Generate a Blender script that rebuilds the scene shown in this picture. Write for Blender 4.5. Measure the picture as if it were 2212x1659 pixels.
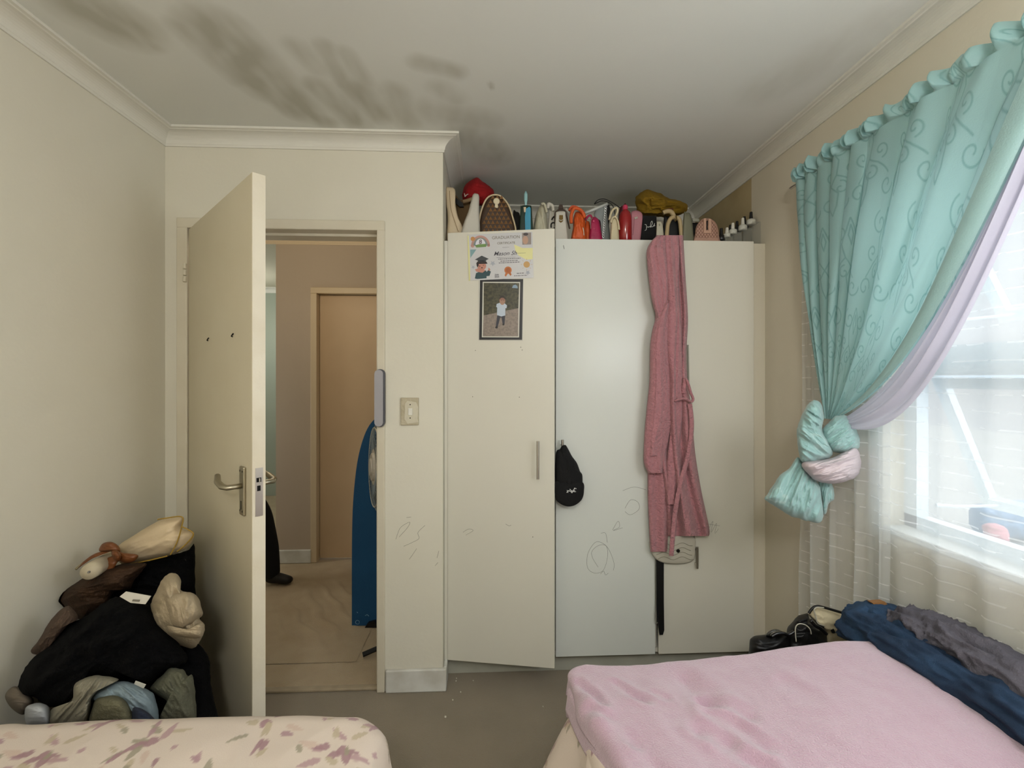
import bpy, bmesh, math, random
import numpy as np
from mathutils import Vector, Matrix
from mathutils import noise as NZ
R = math.radians
for o in list(bpy.data.objects): bpy.data.objects.remove(o)
scn = bpy.context.scene
COL = scn.collection

# ------------------------------------------------------------ camera
F = 1000.0; PCX = 1106.0; HY = 817.0; H = 1.39; YAW = math.atan(46/F)
FW = Vector((math.sin(YAW), math.cos(YAW), 0)); RT = Vector((math.cos(YAW), -math.sin(YAW), 0))
CAM = Vector((0, 0, H))
cd = bpy.data.cameras.new('camera'); cam = bpy.data.objects.new('camera', cd); COL.objects.link(cam)
cam.location = CAM; cam.rotation_euler = (R(90), 0, -YAW)
cd.sensor_width = 36; cd.lens = F/2212*36; cd.shift_y = -(829.5-HY)/2212; cd.clip_start = .02
scn.camera = cam

# ------------------------------------------------------------ light and exposure
scn.view_settings.view_transform = 'Standard'; scn.view_settings.look = 'None'
scn.view_settings.gamma = 1; scn.view_settings.use_curve_mapping = False
scn.view_settings.exposure = 0.0
w = bpy.data.worlds.new('sky'); scn.world = w; w.use_nodes = True
w.node_tree.nodes['Background'].inputs[0].default_value = (.90, .96, 1.0, 1)
w.node_tree.nodes['Background'].inputs[1].default_value = .74
def lamp(name, typ, loc, energy, color, rot=(0,0,0), **k):
    l = bpy.data.lights.new(name, typ); l.energy = energy; l.color = color
    for a, b in k.items(): setattr(l, a, b)
    o = bpy.data.objects.new(name, l); COL.objects.link(o); o.location = loc; o.rotation_euler = rot
    return o
def aim(o, d): o.rotation_euler = Vector(d).to_track_quat('-Z', 'Y').to_euler()
s = lamp('daylight', 'SUN', (4, -1, 3), 7.5, (.97, .99, 1), angle=R(130)); aim(s, (-1, .32, -.12))
lamp('bedroom_fill', 'POINT', (-.1, -.75, 2.1), 60, (1, .98, .94), shadow_soft_size=.16)  # added fill behind the camera, no lamp seen there, brightens the room
lamp('window_side_fill', 'POINT', (1.02, .38, 1.62), 20, (.96, .98, 1), shadow_soft_size=.20)  # invented source beside the window, steers shadows to the left
lamp('hall_fill', 'POINT', (-1.2, 2.6, 2.2), 9.5, (1, .86, .68), shadow_soft_size=.12)  # extra overhead fill to lift the hall, no fitting seen
lamp('hall_left_fill', 'POINT', (-2.55, 3.22, 1.1), 15, (1, .98, .88), shadow_soft_size=.10)  # unseen light set low at left to throw the leg's shadow
lamp('green_room_fill', 'POINT', (-2.6, 4.8, 1.9), 14, (1, 1, .95), shadow_soft_size=.2)  # added to brighten the green room, source unseen

# ------------------------------------------------------------ projection helpers: pixel + real distance -> point
def ray(px, py): return FW + RT*((px-PCX)/F) + Vector((0, 0, 1))*((HY-py)/F)
def at(px, py, Y):
    d = ray(px, py); return CAM + d*(Y/d.y)
def atx(px, py, X):
    d = ray(px, py); return CAM + d*(X/d.x)
def atz(px, py, Z):
    d = ray(px, py); return CAM + d*((Z-H)/d.z)
def hit(px, py, P0, n):
    d = ray(px, py); n = Vector(n); return CAM + d*((Vector(P0)-CAM).dot(n)/d.dot(n))
def py_of(px, Y, Z):
    d = ray(px, HY); return HY - (Z-H)/(Y/d.y)*F

# ------------------------------------------------------------ materials
def lin(c):
    if isinstance(c, str):
        c = tuple(int(c[i:i+2], 16)/255 for i in (0, 2, 4))
    return tuple(((x/12.92) if x <= .04045 else ((x+.055)/1.055)**2.4) for x in c[:3]) + (1,)
MC = {}
def mat(name, c, rough=.7, bump=None, var=None, metal=0, sheen=0, trans=0, alpha=None, c2=None, spec=.4, attr=None, emit=0):
    """bump=(scale,strength); var=(scale,amount) mixes towards c2 by noise"""
    if name in MC: return MC[name]
    m = bpy.data.materials.new(name); m.use_nodes = True; nt = m.node_tree; N = nt.nodes; L = nt.links
    b = N['Principled BSDF']; out = N['Material Output']
    c = lin(c); b.inputs['Base Color'].default_value = c
    b.inputs['Roughness'].default_value = rough; b.inputs['Metallic'].default_value = metal
    b.inputs['Specular IOR Level'].default_value = spec
    if sheen: b.inputs['Sheen Weight'].default_value = sheen; b.inputs['Sheen Roughness'].default_value = .6
    tc = N.new('ShaderNodeTexCoord'); col = None
    if attr:
        a = N.new('ShaderNodeAttribute'); a.attribute_name = attr; col = a.outputs['Color']
    if var:
        n = N.new('ShaderNodeTexNoise'); n.inputs['Scale'].default_value = var[0]; n.inputs['Detail'].default_value = 6
        L.new(tc.outputs['Object'], n.inputs['Vector'])
        r = N.new('ShaderNodeValToRGB'); r.color_ramp.elements[0].position = .38; r.color_ramp.elements[1].position = .66
        L.new(n.outputs['Fac'], r.inputs[0])
        mu = N.new('ShaderNodeMath'); mu.operation = 'MULTIPLY'; mu.inputs[1].default_value = var[1]; L.new(r.outputs[0], mu.inputs[0])
        mx = N.new('ShaderNodeMix'); mx.data_type = 'RGBA'; L.new(mu.outputs[0], mx.inputs[0])
        if col: L.new(col, mx.inputs[6])
        else: mx.inputs[6].default_value = c
        mx.inputs[7].default_value = lin(c2) if c2 else tuple(x*.7 for x in c[:3])+(1,)
        col = mx.outputs[2]
    if col: L.new(col, b.inputs['Base Color'])
    if bump:
        n = N.new('ShaderNodeTexNoise'); n.inputs['Scale'].default_value = bump[0]; n.inputs['Detail'].default_value = 5
        L.new(tc.outputs['Object'], n.inputs['Vector'])
        bp = N.new('ShaderNodeBump'); bp.inputs['Strength'].default_value = bump[1]; bp.inputs['Distance'].default_value = .01
        L.new(n.outputs['Fac'], bp.inputs['Height']); L.new(bp.outputs[0], b.inputs['Normal'])
    sh = b.outputs[0]
    if trans:
        t = N.new('ShaderNodeBsdfTranslucent'); t.inputs[0].default_value = c
        if col: L.new(col, t.inputs[0])
        ms = N.new('ShaderNodeMixShader'); ms.inputs[0].default_value = trans
        L.new(sh, ms.inputs[1]); L.new(t.outputs[0], ms.inputs[2]); sh = ms.outputs[0]
    if alpha is not None:
        t = N.new('ShaderNodeBsdfTransparent'); ms = N.new('ShaderNodeMixShader'); ms.inputs[0].default_value = alpha
        L.new(t.outputs[0], ms.inputs[1]); L.new(sh, ms.inputs[2]); sh = ms.outputs[0]
    L.new(sh, out.inputs[0]); MC[name] = m
    return m

WALL = mat('wall_paint', 'd6d2c3', .75, bump=(60, .06), var=(2.2, .25), c2='cbc5b1')
WALLR = mat('window_wall_paint', 'd3ccba', .75, bump=(60, .06), var=(2.2, .25), c2='c2b89c')
OLDP = mat('old_yellow_paint', 'b3a27c', .8, bump=(50, .08), var=(5, .4), c2='97835a')
TRIM = mat('cornice_plaster', 'd9d7cd', .65, bump=(30, .05), var=(6, .2), c2='c9c4b3')
BASEB = mat('baseboard_paint', 'd8d8d2', .5, bump=(30, .05), var=(9, .5), c2='aaa595')
DOORP = mat('door_paint', 'ccc3ab', .5, bump=(90, .04), var=(3, .35), c2='c2b79b')
EDGEP = mat('door_edge_paint', 'd9d2c0', .5, bump=(60, .1), var=(8, .4), c2='c8bea4')
FRAMEP = mat('door_frame_paint', 'd0c9b6', .45, bump=(40, .05), var=(6, .3), c2='c0b69e')
LAM = mat('cream_laminate', 'd0cdc0', .38, var=(1.5, .12), c2='c9c5b6')
LAMB = mat('laminate_window_tint', 'd0d3cd', .30, var=(1.5, .15), c2='c6c9c2')  # cooler copy of the cream laminate, window reflection put into the colour
HALLW = mat('hall_wall_paint', 'b8a997', .8, bump=(60, .06), var=(2, .2), c2='ab9c88')
HALLD = mat('hall_door_paint', 'c4aa88', .5, var=(2.5, .3), c2='ab9270')
HALLF = mat('hall_frame_paint', 'cdbb9c', .45)
GREEN = mat('green_wall_paint', 'a3aa9b', .8, var=(2, .3), c2='95a092')
CHROME = mat('brushed_steel', 'b9b5ab', .32, metal=1)
ALU = mat('brushed_aluminium', 'aaa38f', .38, metal=1, bump=(200, .03))
BLACK = mat('black_plastic', '0c0c0d', .5)
DARK = mat('dark_hole', '0a0908', .9)
WHITEP = mat('white_plastic', 'd8d6cc', .4)

# ------------------------------------------------------------ object helpers (all geometry given in room metres)
def wloc(o):
    v = Vector((0, 0, 0))
    while o: v = v + o.location; o = o.parent
    return v
def tag(o, label=None, cat=None, group=None, kind=None):
    if label: o['label'] = label
    if cat: o['category'] = cat
    if group: o['group'] = group
    if kind: o['kind'] = kind
    return o
def thing(name, loc, label=None, cat=None, group=None, kind=None):
    o = bpy.data.objects.new(name, None); o.empty_display_size = .05; COL.objects.link(o); o.location = loc
    return tag(o, label, cat, group, kind)
def obj(name, bm, m, parent=None, smooth=False, loc=None, keep=False):
    if isinstance(bm, bmesh.types.BMesh):
        bmesh.ops.recalc_face_normals(bm, faces=bm.faces) if not keep else None
        me = bpy.data.meshes.new(name); bm.to_mesh(me); bm.free()
    else: me = bm
    off = wloc(parent) if parent else (Vector(loc) if loc is not None else Vector((0, 0, 0)))
    me.transform(Matrix.Translation(-off))
    for mm in (m if isinstance(m, (list, tuple)) else [m]): me.materials.append(mm)
    if smooth:
        for p in me.polygons: p.use_smooth = True
    o = bpy.data.objects.new(name, me); COL.objects.link(o)
    if parent: o.parent = parent
    elif loc is not None: o.location = loc
    return o
def struct(name, bm, m, parent=None, **k):
    o = obj(name, bm, m, parent, **k)
    if not parent: o['kind'] = 'structure'
    return o
def nb(): return bmesh.new()
def box(bm, a, b, bev=0, seg=2, M=None):
    a = Vector(a); b = Vector(b)
    r = bmesh.ops.create_cube(bm, size=1)
    vs = r['verts']
    for v in vs:
        v.co = Vector(((a.x+b.x)/2+v.co.x*(b.x-a.x), (a.y+b.y)/2+v.co.y*(b.y-a.y), (a.z+b.z)/2+v.co.z*(b.z-a.z)))
    if bev:
        es = {e for v in vs for e in v.link_edges}
        rr = bmesh.ops.bevel(bm, geom=list(es), offset=bev, segments=seg, profile=.5, affect='EDGES')
        vs = list({v for f in rr['faces'] for v in f.verts} | {v for v in vs if v.is_valid})
    if M is not None:
        for v in vs: v.co = M @ v.co
    return bm
def tube(bm, pts, r, n=8, closed=False, flat=1.0):
    pts = [Vector(p) for p in pts]; rings = []
    rr = r if isinstance(r, (list, tuple)) else [r]*len(pts)
    up = None
    for i, p in enumerate(pts):
        if closed: t = pts[(i+1) % len(pts)]-pts[i-1]
        else: t = pts[min(i+1, len(pts)-1)]-pts[max(i-1, 0)]
        if t.length < 1e-9: t = Vector((0, 0, 1))
        t.normalize()
        if up is None: up = Vector((0, 0, 1)) if abs(t.z) < .9 else Vector((0, 1, 0))
        a = t.cross(up)
        if a.length < 1e-5: a = t.orthogonal()
        a.normalize(); b = a.cross(t).normalized(); up = b
        rings.append([bm.verts.new(p+a*math.cos(k*2*math.pi/n)*rr[i]+b*math.sin(k*2*math.pi/n)*rr[i]*flat) for k in range(n)])
    m = len(rings)
    for i in range(m if closed else m-1):
        A, B = rings[i], rings[(i+1) % m]
        for k in range(n): bm.faces.new((A[k], A[(k+1) % n], B[(k+1) % n], B[k]))
    if not closed: bm.faces.new(rings[0][::-1]); bm.faces.new(rings[-1])
    return bm
def lathe(bm, prof, c=(0, 0, 0), n=24, axis='z'):
    c = Vector(c); rings = []
    for r, h in prof:
        rg = []
        for k in range(n):
            a = k*2*math.pi/n; x, y = r*math.cos(a), r*math.sin(a)
            v = {'z': Vector((x, y, h)), 'y': Vector((x, h, y)), 'x': Vector((h, x, y))}[axis]
            rg.append(bm.verts.new(c+v))
        rings.append(rg)
    for A, B in zip(rings, rings[1:]):
        for k in range(n): bm.faces.new((A[k], A[(k+1) % n], B[(k+1) % n], B[k]))
    bm.faces.new(rings[0]); bm.faces.new(rings[-1]); return bm
def ext(bm, poly, vec):
    """prism from a polygon (list of points) and an extrusion vector"""
    A = [bm.verts.new(Vector(p)) for p in poly]; B = [bm.verts.new(Vector(p)+Vector(vec)) for p in poly]
    n = len(A); bm.faces.new(A); bm.faces.new(B[::-1])
    for i in range(n): bm.faces.new((A[i], B[i], B[(i+1) % n], A[(i+1) % n]))
    return bm
def cat(P, n=96, closed=True):
    """Catmull-Rom resample of 2D/3D points"""
    P = [Vector(p) for p in P]; m = len(P); out = []
    segs = m if closed else m-1
    for k in range(n):
        t = k*segs/(n if closed else n-1); i = min(int(t), segs-1); f = t-i
        g = (lambda j: P[j % m]) if closed else (lambda j: P[max(0, min(m-1, j))])
        a, b, c, d = g(i-1), g(i), g(i+1), g(i+2)
        out.append(.5*((2*b)+(c-a)*f+(2*a-5*b+4*c-d)*f*f+(3*b-a-3*c+d)*f**3))
    return out
def nz(x, y, z=0.): return NZ.noise(Vector((x, y, z)))
def ridge(x, y, s=0.):
    q = nz(x*.6+7, y*.6+3, s)*.9
    return 1-2*abs(nz(x+q, y+q*.7, s+5.3))
def lump(bm, outline, Y, T, fold=0., freq=.02, ang=0., aniso=.3, pw=2.6, tilt=0., seed=0., K=22, n=96, smooth=True, back=1.0):
    """closed padded body whose front outline is given by pixels at distance Y; T = half depth in metres"""
    B = cat([(p[0], p[1], 0) for p in outline], n) if smooth else [Vector((p[0], p[1], 0)) for p in dens(outline, n)]
    n = len(B); c = sum(B, Vector((0, 0, 0)))/n
    if fold >= .01:
        L_ = sum((B[(i+1) % n]-B[i]).length for i in range(n)); r0 = L_/6.283
        B = [c+(p-c)*(1+(fold*160*(nz(p.x*.05, p.y*.05, seed)+.5*nz(p.x*.13, p.y*.13, seed+2))/r0)) for p in B]
    ca, sa = math.cos(ang), math.sin(ang)
    def pt(p, rho, side):
        q = c+(p-c)*rho
        d = T*max(0, 1-rho**pw)**(1/pw if pw > 3 else .5)*(1 if side < 0 else back)
        if fold:
            a = (q.x*ca+q.y*sa)*freq*aniso; b = (-q.x*sa+q.y*ca)*freq
            d += fold*(ridge(a, b, seed)+.45*ridge(a*2.3, b*2.3, seed+9)+.22*ridge(a*5.1, b*5.1, seed+4))*max(0, 1-rho**6)
        return at(q.x, q.y, Y+side*d+tilt*(c.y-q.y)/100)
    for side in (-1, 1):
        cv = bm.verts.new(pt(c, 0, side)); prev = None
        for k in range(1, K+1):
            rho = math.sin(k/K*math.pi/2)
            if k == K and side == 1: ring = edge
            else: ring = [bm.verts.new(pt(p, rho, side)) for p in B]
            if k == K and side == -1: edge = ring
            for i in range(n):
                if prev is None: bm.faces.new((cv, ring[i], ring[(i+1) % n]))
                else: bm.faces.new((prev[i], ring[i], ring[(i+1) % n], prev[(i+1) % n]))
            prev = ring
    return bm
def dens(poly, n):
    P = [Vector((p[0], p[1])) for p in poly]; L = [(P[(i+1) % len(P)]-P[i]).length for i in range(len(P))]; tot = sum(L); out = []
    for i, p in enumerate(P):
        k = max(1, int(round(L[i]/tot*n)))
        for j in range(k): q = p+(P[(i+1) % len(P)]-p)*(j/k); out.append((q.x, q.y))
    return out
def loft(bm, rows, Y, T, foldf=None, nr=80, nc=48, back=.3, yf=None):
    """garment hanging in front of something: rows of (py, left px, right px) at distance Y"""
    rr = cat([(r[0], r[1], r[2]) for r in rows], nr, closed=False); G = []
    for i, r in enumerate(rr):
        t = i/(nr-1); row = []
        for j in range(nc):
            s = j/(nc-1); px = r.y+(r.z-r.y)*s
            d = T*max(0, 1-abs(2*s-1)**3.0)**.5
            if foldf: d += foldf(s, t)*max(0, 1-abs(2*s-1)**8)
            row.append(bm.verts.new(at(px, r.x, (Y if yf is None else yf(t))-d)))
        for j in range(nc-2, 0, -1):
            s = j/(nc-1); px = r.y+(r.z-r.y)*s
            row.append(bm.verts.new(at(px, r.x, (Y if yf is None else yf(t))+T*back*max(0, 1-abs(2*s-1)**3)**.5)))
        G.append(row)
    m = len(G[0])
    for A, B in zip(G, G[1:]):
        for k in range(m): bm.faces.new((A[k], A[(k+1) % m], B[(k+1) % m], B[k]))
    bm.faces.new(G[0]); bm.faces.new(G[-1][::-1]); return bm
def gridmesh(name, fn, nu, nv, closed=False):
    vs = []; fs = []
    for j in range(nv):
        for i in range(nu): vs.append(tuple(fn(i/(nu-1), j/(nv-1))))
    for j in range(nv-1):
        for i in range(nu-1):
            a = j*nu+i; fs.append((a, a+1, a+nu+1, a+nu))
    me = bpy.data.meshes.new(name); me.from_pydata(vs, [], fs); me.update(); return me
def setcol(me, arr, name='pattern'):
    a = me.color_attributes.new(name, 'FLOAT_COLOR', 'POINT')
    c = np.ones((len(me.vertices), 4), np.float32); c[:, :3] = arr; a.data.foreach_set('color', c.ravel())
def solid(o, t, off=-1):
    m = o.modifiers.new('thickness', 'SOLIDIFY'); m.thickness = t; m.offset = off; return o
def textmesh(bm, s, place, size, shear=0, bold=0., align='CENTER'):
    """place(x, y) maps text units to a point"""
    c = bpy.data.curves.new('t', 'FONT'); c.body = s; c.size = size; c.align_x = align; c.shear = shear; c.offset = bold
    o = bpy.data.objects.new('t', c); COL.objects.link(o)
    bpy.context.view_layer.update()
    me = bpy.data.meshes.new_from_object(o.evaluated_get(bpy.context.evaluated_depsgraph_get()))
    vs = [bm.verts.new(place(v.co.x, v.co.y)) for v in me.vertices]
    for p in me.polygons:
        try: bm.faces.new([vs[i] for i in p.vertices])
        except ValueError: pass
    bpy.data.objects.remove(o); bpy.data.curves.remove(c); bpy.data.meshes.remove(me)

# ============================================================ ROOM SHELL
XL, XR, YB, YR, ZC = -1.414, 1.31, 2.08, 2.91, 2.455
YF = -1.75                                    # wall behind the camera
PX = -.213                                    # outer corner of the pier
DX0, DX1, DZ = -1.315, -.503, 2.045             # doorway in the back wall
YH, XHL = 3.56, -1.614                        # hall far wall, its left end
# floors
fm = mat('brown_carpet', '9a8b72', .95, bump=(420, .9), var=(5, .4), c2='877a61', sheen=.3)
nt = fm.node_tree
b = nb(); box(b, (XL-.1, YF-.1, -.05), (XR+.15, 2.115, 0)); box(b, (-.47, 2.115, -.05), (XR+.15, YR+.1, 0)); struct('floor', b, fm)
hf = mat('beige_hall_carpet', 'c6b08a', .95, bump=(300, 1.0), var=(9, .5), c2='b4976c', sheen=.3)
b = nb(); box(b, (-3.4, 2.115, -.05), (-.47, 6.2, -.001)); struct('floor_hall', b, hf)
# hall carpet with shallow buckles
def hc(u, v):
    x = -1.36+u*.7; y = 2.3+v*1.1
    w_ = math.sin(min(1, max(0, u))*math.pi)*math.sin(v*math.pi)
    return (x, y, .002+.012*w_*max(0, math.sin((x*1.0+y*.75)*48+nz(x*5, y*5)*3)))
struct('floor_hall_wrinkle', gridmesh('w', hc, 90, 110), hf, smooth=True)
# ceiling with damp stains in their own shape, plus soft shadows painted in faintly
CA = 'd6d7d0'
def capsule(P, a, b_, w_):
    d = b_-a; L = max(1e-9, float(d@d)); t = np.clip(((P-a)@d)/L, 0, 1)[:, None]
    return np.linalg.norm(P-(a+t*d), axis=1)/w_
def cz(px, py): v = atz(px, py, ZC); return np.array([v.x, v.y])
nu, nv = 300, 420
me = gridmesh('ceiling', lambda u, v: (XL-.05+u*(XR-XL+.1), YF-.05+v*(YR-YF+.1), ZC), nu, nv)
P = np.array([v.co[:2] for v in me.vertices])
stain_shade = np.zeros(len(P))
for (a, b_, w_, s_) in [((190, 20), (262, 55), .10, .9), ((262, 62), (335, 100), .03, .6),
      ((395, 60), (520, 175), .045, .6), ((470, 70), (590, 190), .10, .95), ((520, 120), (650, 235), .085, 1), ((560, 185), (700, 262), .05, .9),
      ((640, 100), (690, 150), .04, .5), ((700, 100), (745, 185), .035, .6), ((745, 115), (790, 180), .035, .6), ((690, 190), (770, 262), .06, .7),
      ((770, 190), (820, 250), .06, .8), ((850, 200), (880, 262), .06, .6), ((905, 135), (985, 155), .04, .7), ((950, 190), (985, 215), .05, .4),
      ((930, 240), (1040, 262), .08, .5), ((1010, 290), (1060, 335), .10, .55), ((1060, 180), (1062, 190), .01, .6), ((1650, 195), (1790, 120), .09, .28), ((1790, 120), (1900, 40), .06, .22)]:  # last two streaks are soft shadow painted into the colour
    d = capsule(P, cz(*a), cz(*b_), w_)
    stain_shade = np.maximum(stain_shade, s_*np.clip(1.35-d, 0, 1)**.8)
tex = np.array([.5+.5*nz(p[0]*16+nz(p[0]*5, p[1]*5)*1.2, p[1]*6) + .35*nz(p[0]*34, p[1]*12, 3) for p in P])
k = np.clip(stain_shade*(.45+1.0*tex), 0, 1)[:, None]*.54
base = np.array(lin(CA)[:3]); dk = np.array(lin('8a856c')[:3])
setcol(me, base*(1-k)+dk*k)
cm = mat('stained_shaded_ceiling', CA, .85, attr='pattern', bump=(40, .05))
c_ = struct('ceiling', me, cm, keep=True); solid(c_, .05, 1)
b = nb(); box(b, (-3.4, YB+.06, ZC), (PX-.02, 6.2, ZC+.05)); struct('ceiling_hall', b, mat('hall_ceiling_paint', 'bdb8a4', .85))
# walls
b = nb(); box(b, (XL-.12, YF, 0), (XL, YB+.12, ZC)); struct('wall_left', b, WALL)
b = nb(); box(b, (XL-.12, YF-.12, 0), (XR+.12, YF, ZC)); struct('wall_front', b, WALL)
b = nb(); T_ = .12
box(b, (XL, YB, 0), (DX0-.045, YB+T_, ZC)); box(b, (DX0-.045, YB, DZ+.04), (DX1+.035, YB+T_, ZC)); box(b, (DX1+.035, YB, 0), (PX, YB+T_, ZC))
struct('wall_back', b, WALL)
b = nb(); box(b, (PX-.1, YB+T_, 0), (PX, YR+.1, ZC)); struct('wall_recess_left', b, WALL)
b = nb(); box(b, (PX, YR, 0), (XR+.12, YR+.1, ZC)); struct('wall_recess', b, WALL)
# right wall with the window opening; the stretch over the wardrobe keeps its old yellow paint
WY0, WY1, WZ0, WZ1 = -.15, 1.49, .90, 2.06
b = nb(); XO = XR+.14
box(b, (XR, WY1, 0), (XO, 2.27, ZC)); box(b, (XR, YF, 0), (XO, WY0, ZC)); box(b, (XR, WY0, 0), (XO, WY1, WZ0-.02)); box(b, (XR, WY0, WZ1), (XO, WY1, ZC))
struct('wall_right', b, WALLR)
b = nb(); box(b, (XR, 2.27, 0), (XO, YR, ZC)); struct('wall_recess_right', b, OLDP)
b = nb(); box(b, (XR-.004, WY0, WZ0-.02), (XO+.05, WY1, WZ0), .003); struct('trim_1', b, mat('sill_paint', 'e2e6e4', .5))
# cornices (cove profile swept along each wall)
def cove(P0, P1, inw, e0=0, e1=0, name='trim_2', m=TRIM):
    P0 = Vector(P0); P1 = Vector(P1); inw = Vector(inw); d = (P1-P0).normalized()
    prof = [(0, -.058), (.006, -.058), (.008, -.050)]
    for i in range(9):
        a = i/8*math.pi/2; prof.append((.010+.052*(1-math.cos(a)), -.048+.036*math.sin(a)))
    prof += [(.066, -.010), (.076, -.009), (.076, 0), (0, 0)]
    b = nb(); A = []; B = []
    for o_, z_ in prof:
        A.append(b.verts.new(P0+inw*o_+d*(e0*o_)+Vector((0, 0, ZC+z_)))); B.append(b.verts.new(P1+inw*o_-d*(e1*o_)+Vector((0, 0, ZC+z_))))
    n = len(A); b.faces.new(A); b.faces.new(B[::-1])
    for i in range(n): b.faces.new((A[i], B[i], B[(i+1) % n], A[(i+1) % n]))
    return struct(name, b, m)
cove((XL, YF, 0), (XL, YB, 0), (1, 0, 0), 1, 1, 'trim_2')
cove((XL, YB, 0), (PX, YB, 0), (0, -1, 0), 1, -1, 'trim_3')
cove((PX, YB, 0), (PX, YR, 0), (1, 0, 0), -1, 1, 'trim_4')
cove((PX, YR, 0), (XR, YR, 0), (0, -1, 0), 1, 1, 'trim_5')
cove((XR, YF, 0), (XR, YR, 0), (-1, 0, 0), 1, 1, 'trim_6')
cove((-2.2, YH, 0), (PX-.1, YH, 0), (0, -1, 0), 0, 0, 'trim_7', HALLF)
# baseboards
def bb(name, x0, y0, x1, y1, h=.10):
    b = nb(); box(b, (x0, y0, 0), (x1, y1, h), .006, 3); return struct(name, b, BASEB)
bb('baseboard_back', DX1+.04, YB-.018, PX+.016, YB)
bb('baseboard_pier', PX, YB, PX+.016, YB+.09)
bb('baseboard_left', XL, YF, XL+.016, YB-.01)
bb('baseboard_hall', XHL, YH-.018, -1.35, YH)
# door frame of this room: stepped steel jambs
b = nb()
for (x0, x1) in ((DX0-.045, DX0), (DX1, DX1+.035)):
    box(b, (x0, YB-.012, 0), (x1, YB+T_+.012, DZ), .004)
box(b, (DX0-.045, YB-.012, DZ-.002), (DX1+.035, YB+T_+.012, DZ+.042), .004)
box(b, (DX1-.014, YB+.045, 0), (DX1, YB+T_, DZ)); box(b, (DX0, YB+.045, DZ-.014), (DX1, YB+T_, DZ)); box(b, (DX0, YB+.045, 0), (DX0+.014, YB+T_, DZ))
struct('trim_8', b, FRAMEP)
b = nb(); box(b, (DX0, YB+.005, 0), (DX1, YB+.035, .012), .004); struct('trim_9', b, mat('threshold_strip', 'a2937a', .5, var=(20, .5)))
# hall: far wall with its closed door, opening to a green room on the left
b = nb(); HD0, HD1 = -1.31, -.48
box(b, (XHL, YH, 0), (HD0-.04, YH+.11, ZC)); box(b, (HD0-.04, YH, 2.07), (HD1+.04, YH+.11, ZC)); box(b, (HD1+.04, YH, 0), (PX-.1, YH+.11, ZC))
struct('wall_hall_far', b, HALLW)
b = nb(); box(b, (-2.75, YB+.12, 0), (-2.65, YH-.9, ZC)); struct('wall_hall_left', b, HALLW)
b = nb(); box(b, (-2.65, YB+.06, 0), (XL-.12, YB+.12, ZC)); struct('wall_hall_near', b, HALLW)
b = nb(); box(b, (PX-.1, YR+.1, 0), (PX, YH+.11, ZC)); struct('wall_hall_right', b, HALLW)
b = nb(); box(b, (-3.4, 5.6, 0), (XHL+.35, 5.7, ZC)); struct('wall_green_far', b, GREEN)
b = nb(); box(b, (XHL+.25, YH+.11, 0), (XHL+.35, 5.6, ZC)); struct('wall_green_right', b, GREEN)
b = nb(); box(b, (-3.4, YH-1.0, 0), (-3.3, 5.6, ZC)); struct('wall_green_left', b, GREEN)
cove((-3.3, 5.6, 0), (XHL+.25, 5.6, 0), (0, -1, 0), 0, 0, 'trim_10', TRIM)
b = nb()
box(b, (HD0-.045, YH-.012, 0), (HD0, YH+.1, 2.03), .004); box(b, (HD1, YH-.012, 0), (HD1+.045, YH+.1, 2.03), .004); box(b, (HD0-.045, YH-.012, 2.03), (HD1+.045, YH+.1, 2.075), .004)
struct('trim_11', b, HALLF)
d2 = thing('door_2', (HD0, YH+.055, 0), kind='structure')
b = nb(); box(b, (HD0+.003, YH+.05, .012), (HD1-.003, YH+.09, 2.027), .002); obj('door_leaf', b, HALLD, d2)

# ============================================================ BEDROOM DOOR, standing half open
hx, hy = DX0+.004, YB-.006
fx, fy = -.742, 1.482
dv = Vector((fx-hx, fy-hy, 0)).normalized(); LW = .812; nv_ = Vector((-dv.y, dv.x, 0))   # nv_ points to the hall-side face
if nv_.y < 0: nv_ = -nv_
dr = thing('door_1', (hx, hy, 0), kind='structure')
DM = Matrix(((dv.x, nv_.x, 0, hx), (dv.y, nv_.y, 0, hy), (0, 0, 1, 0), (0, 0, 0, 1)))   # local: x along leaf, y through thickness, z up
def DP(x, y, z): return DM @ Vector((x, y, z))
b = nb(); box(b, (0, 0, .012), (LW, .040, 2.038), .0015, 1, M=DM); leaf = obj('door_leaf', b, DOORP, dr)
b = nb(); box(b, (LW, .001, .013), (LW+.0015, .039, 2.037), M=DM); obj('edge_lipping', b, EDGEP, leaf)
def dface(px, py, off=0.): return hit(px, py, DP(0, -off, 0), nv_)
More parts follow.
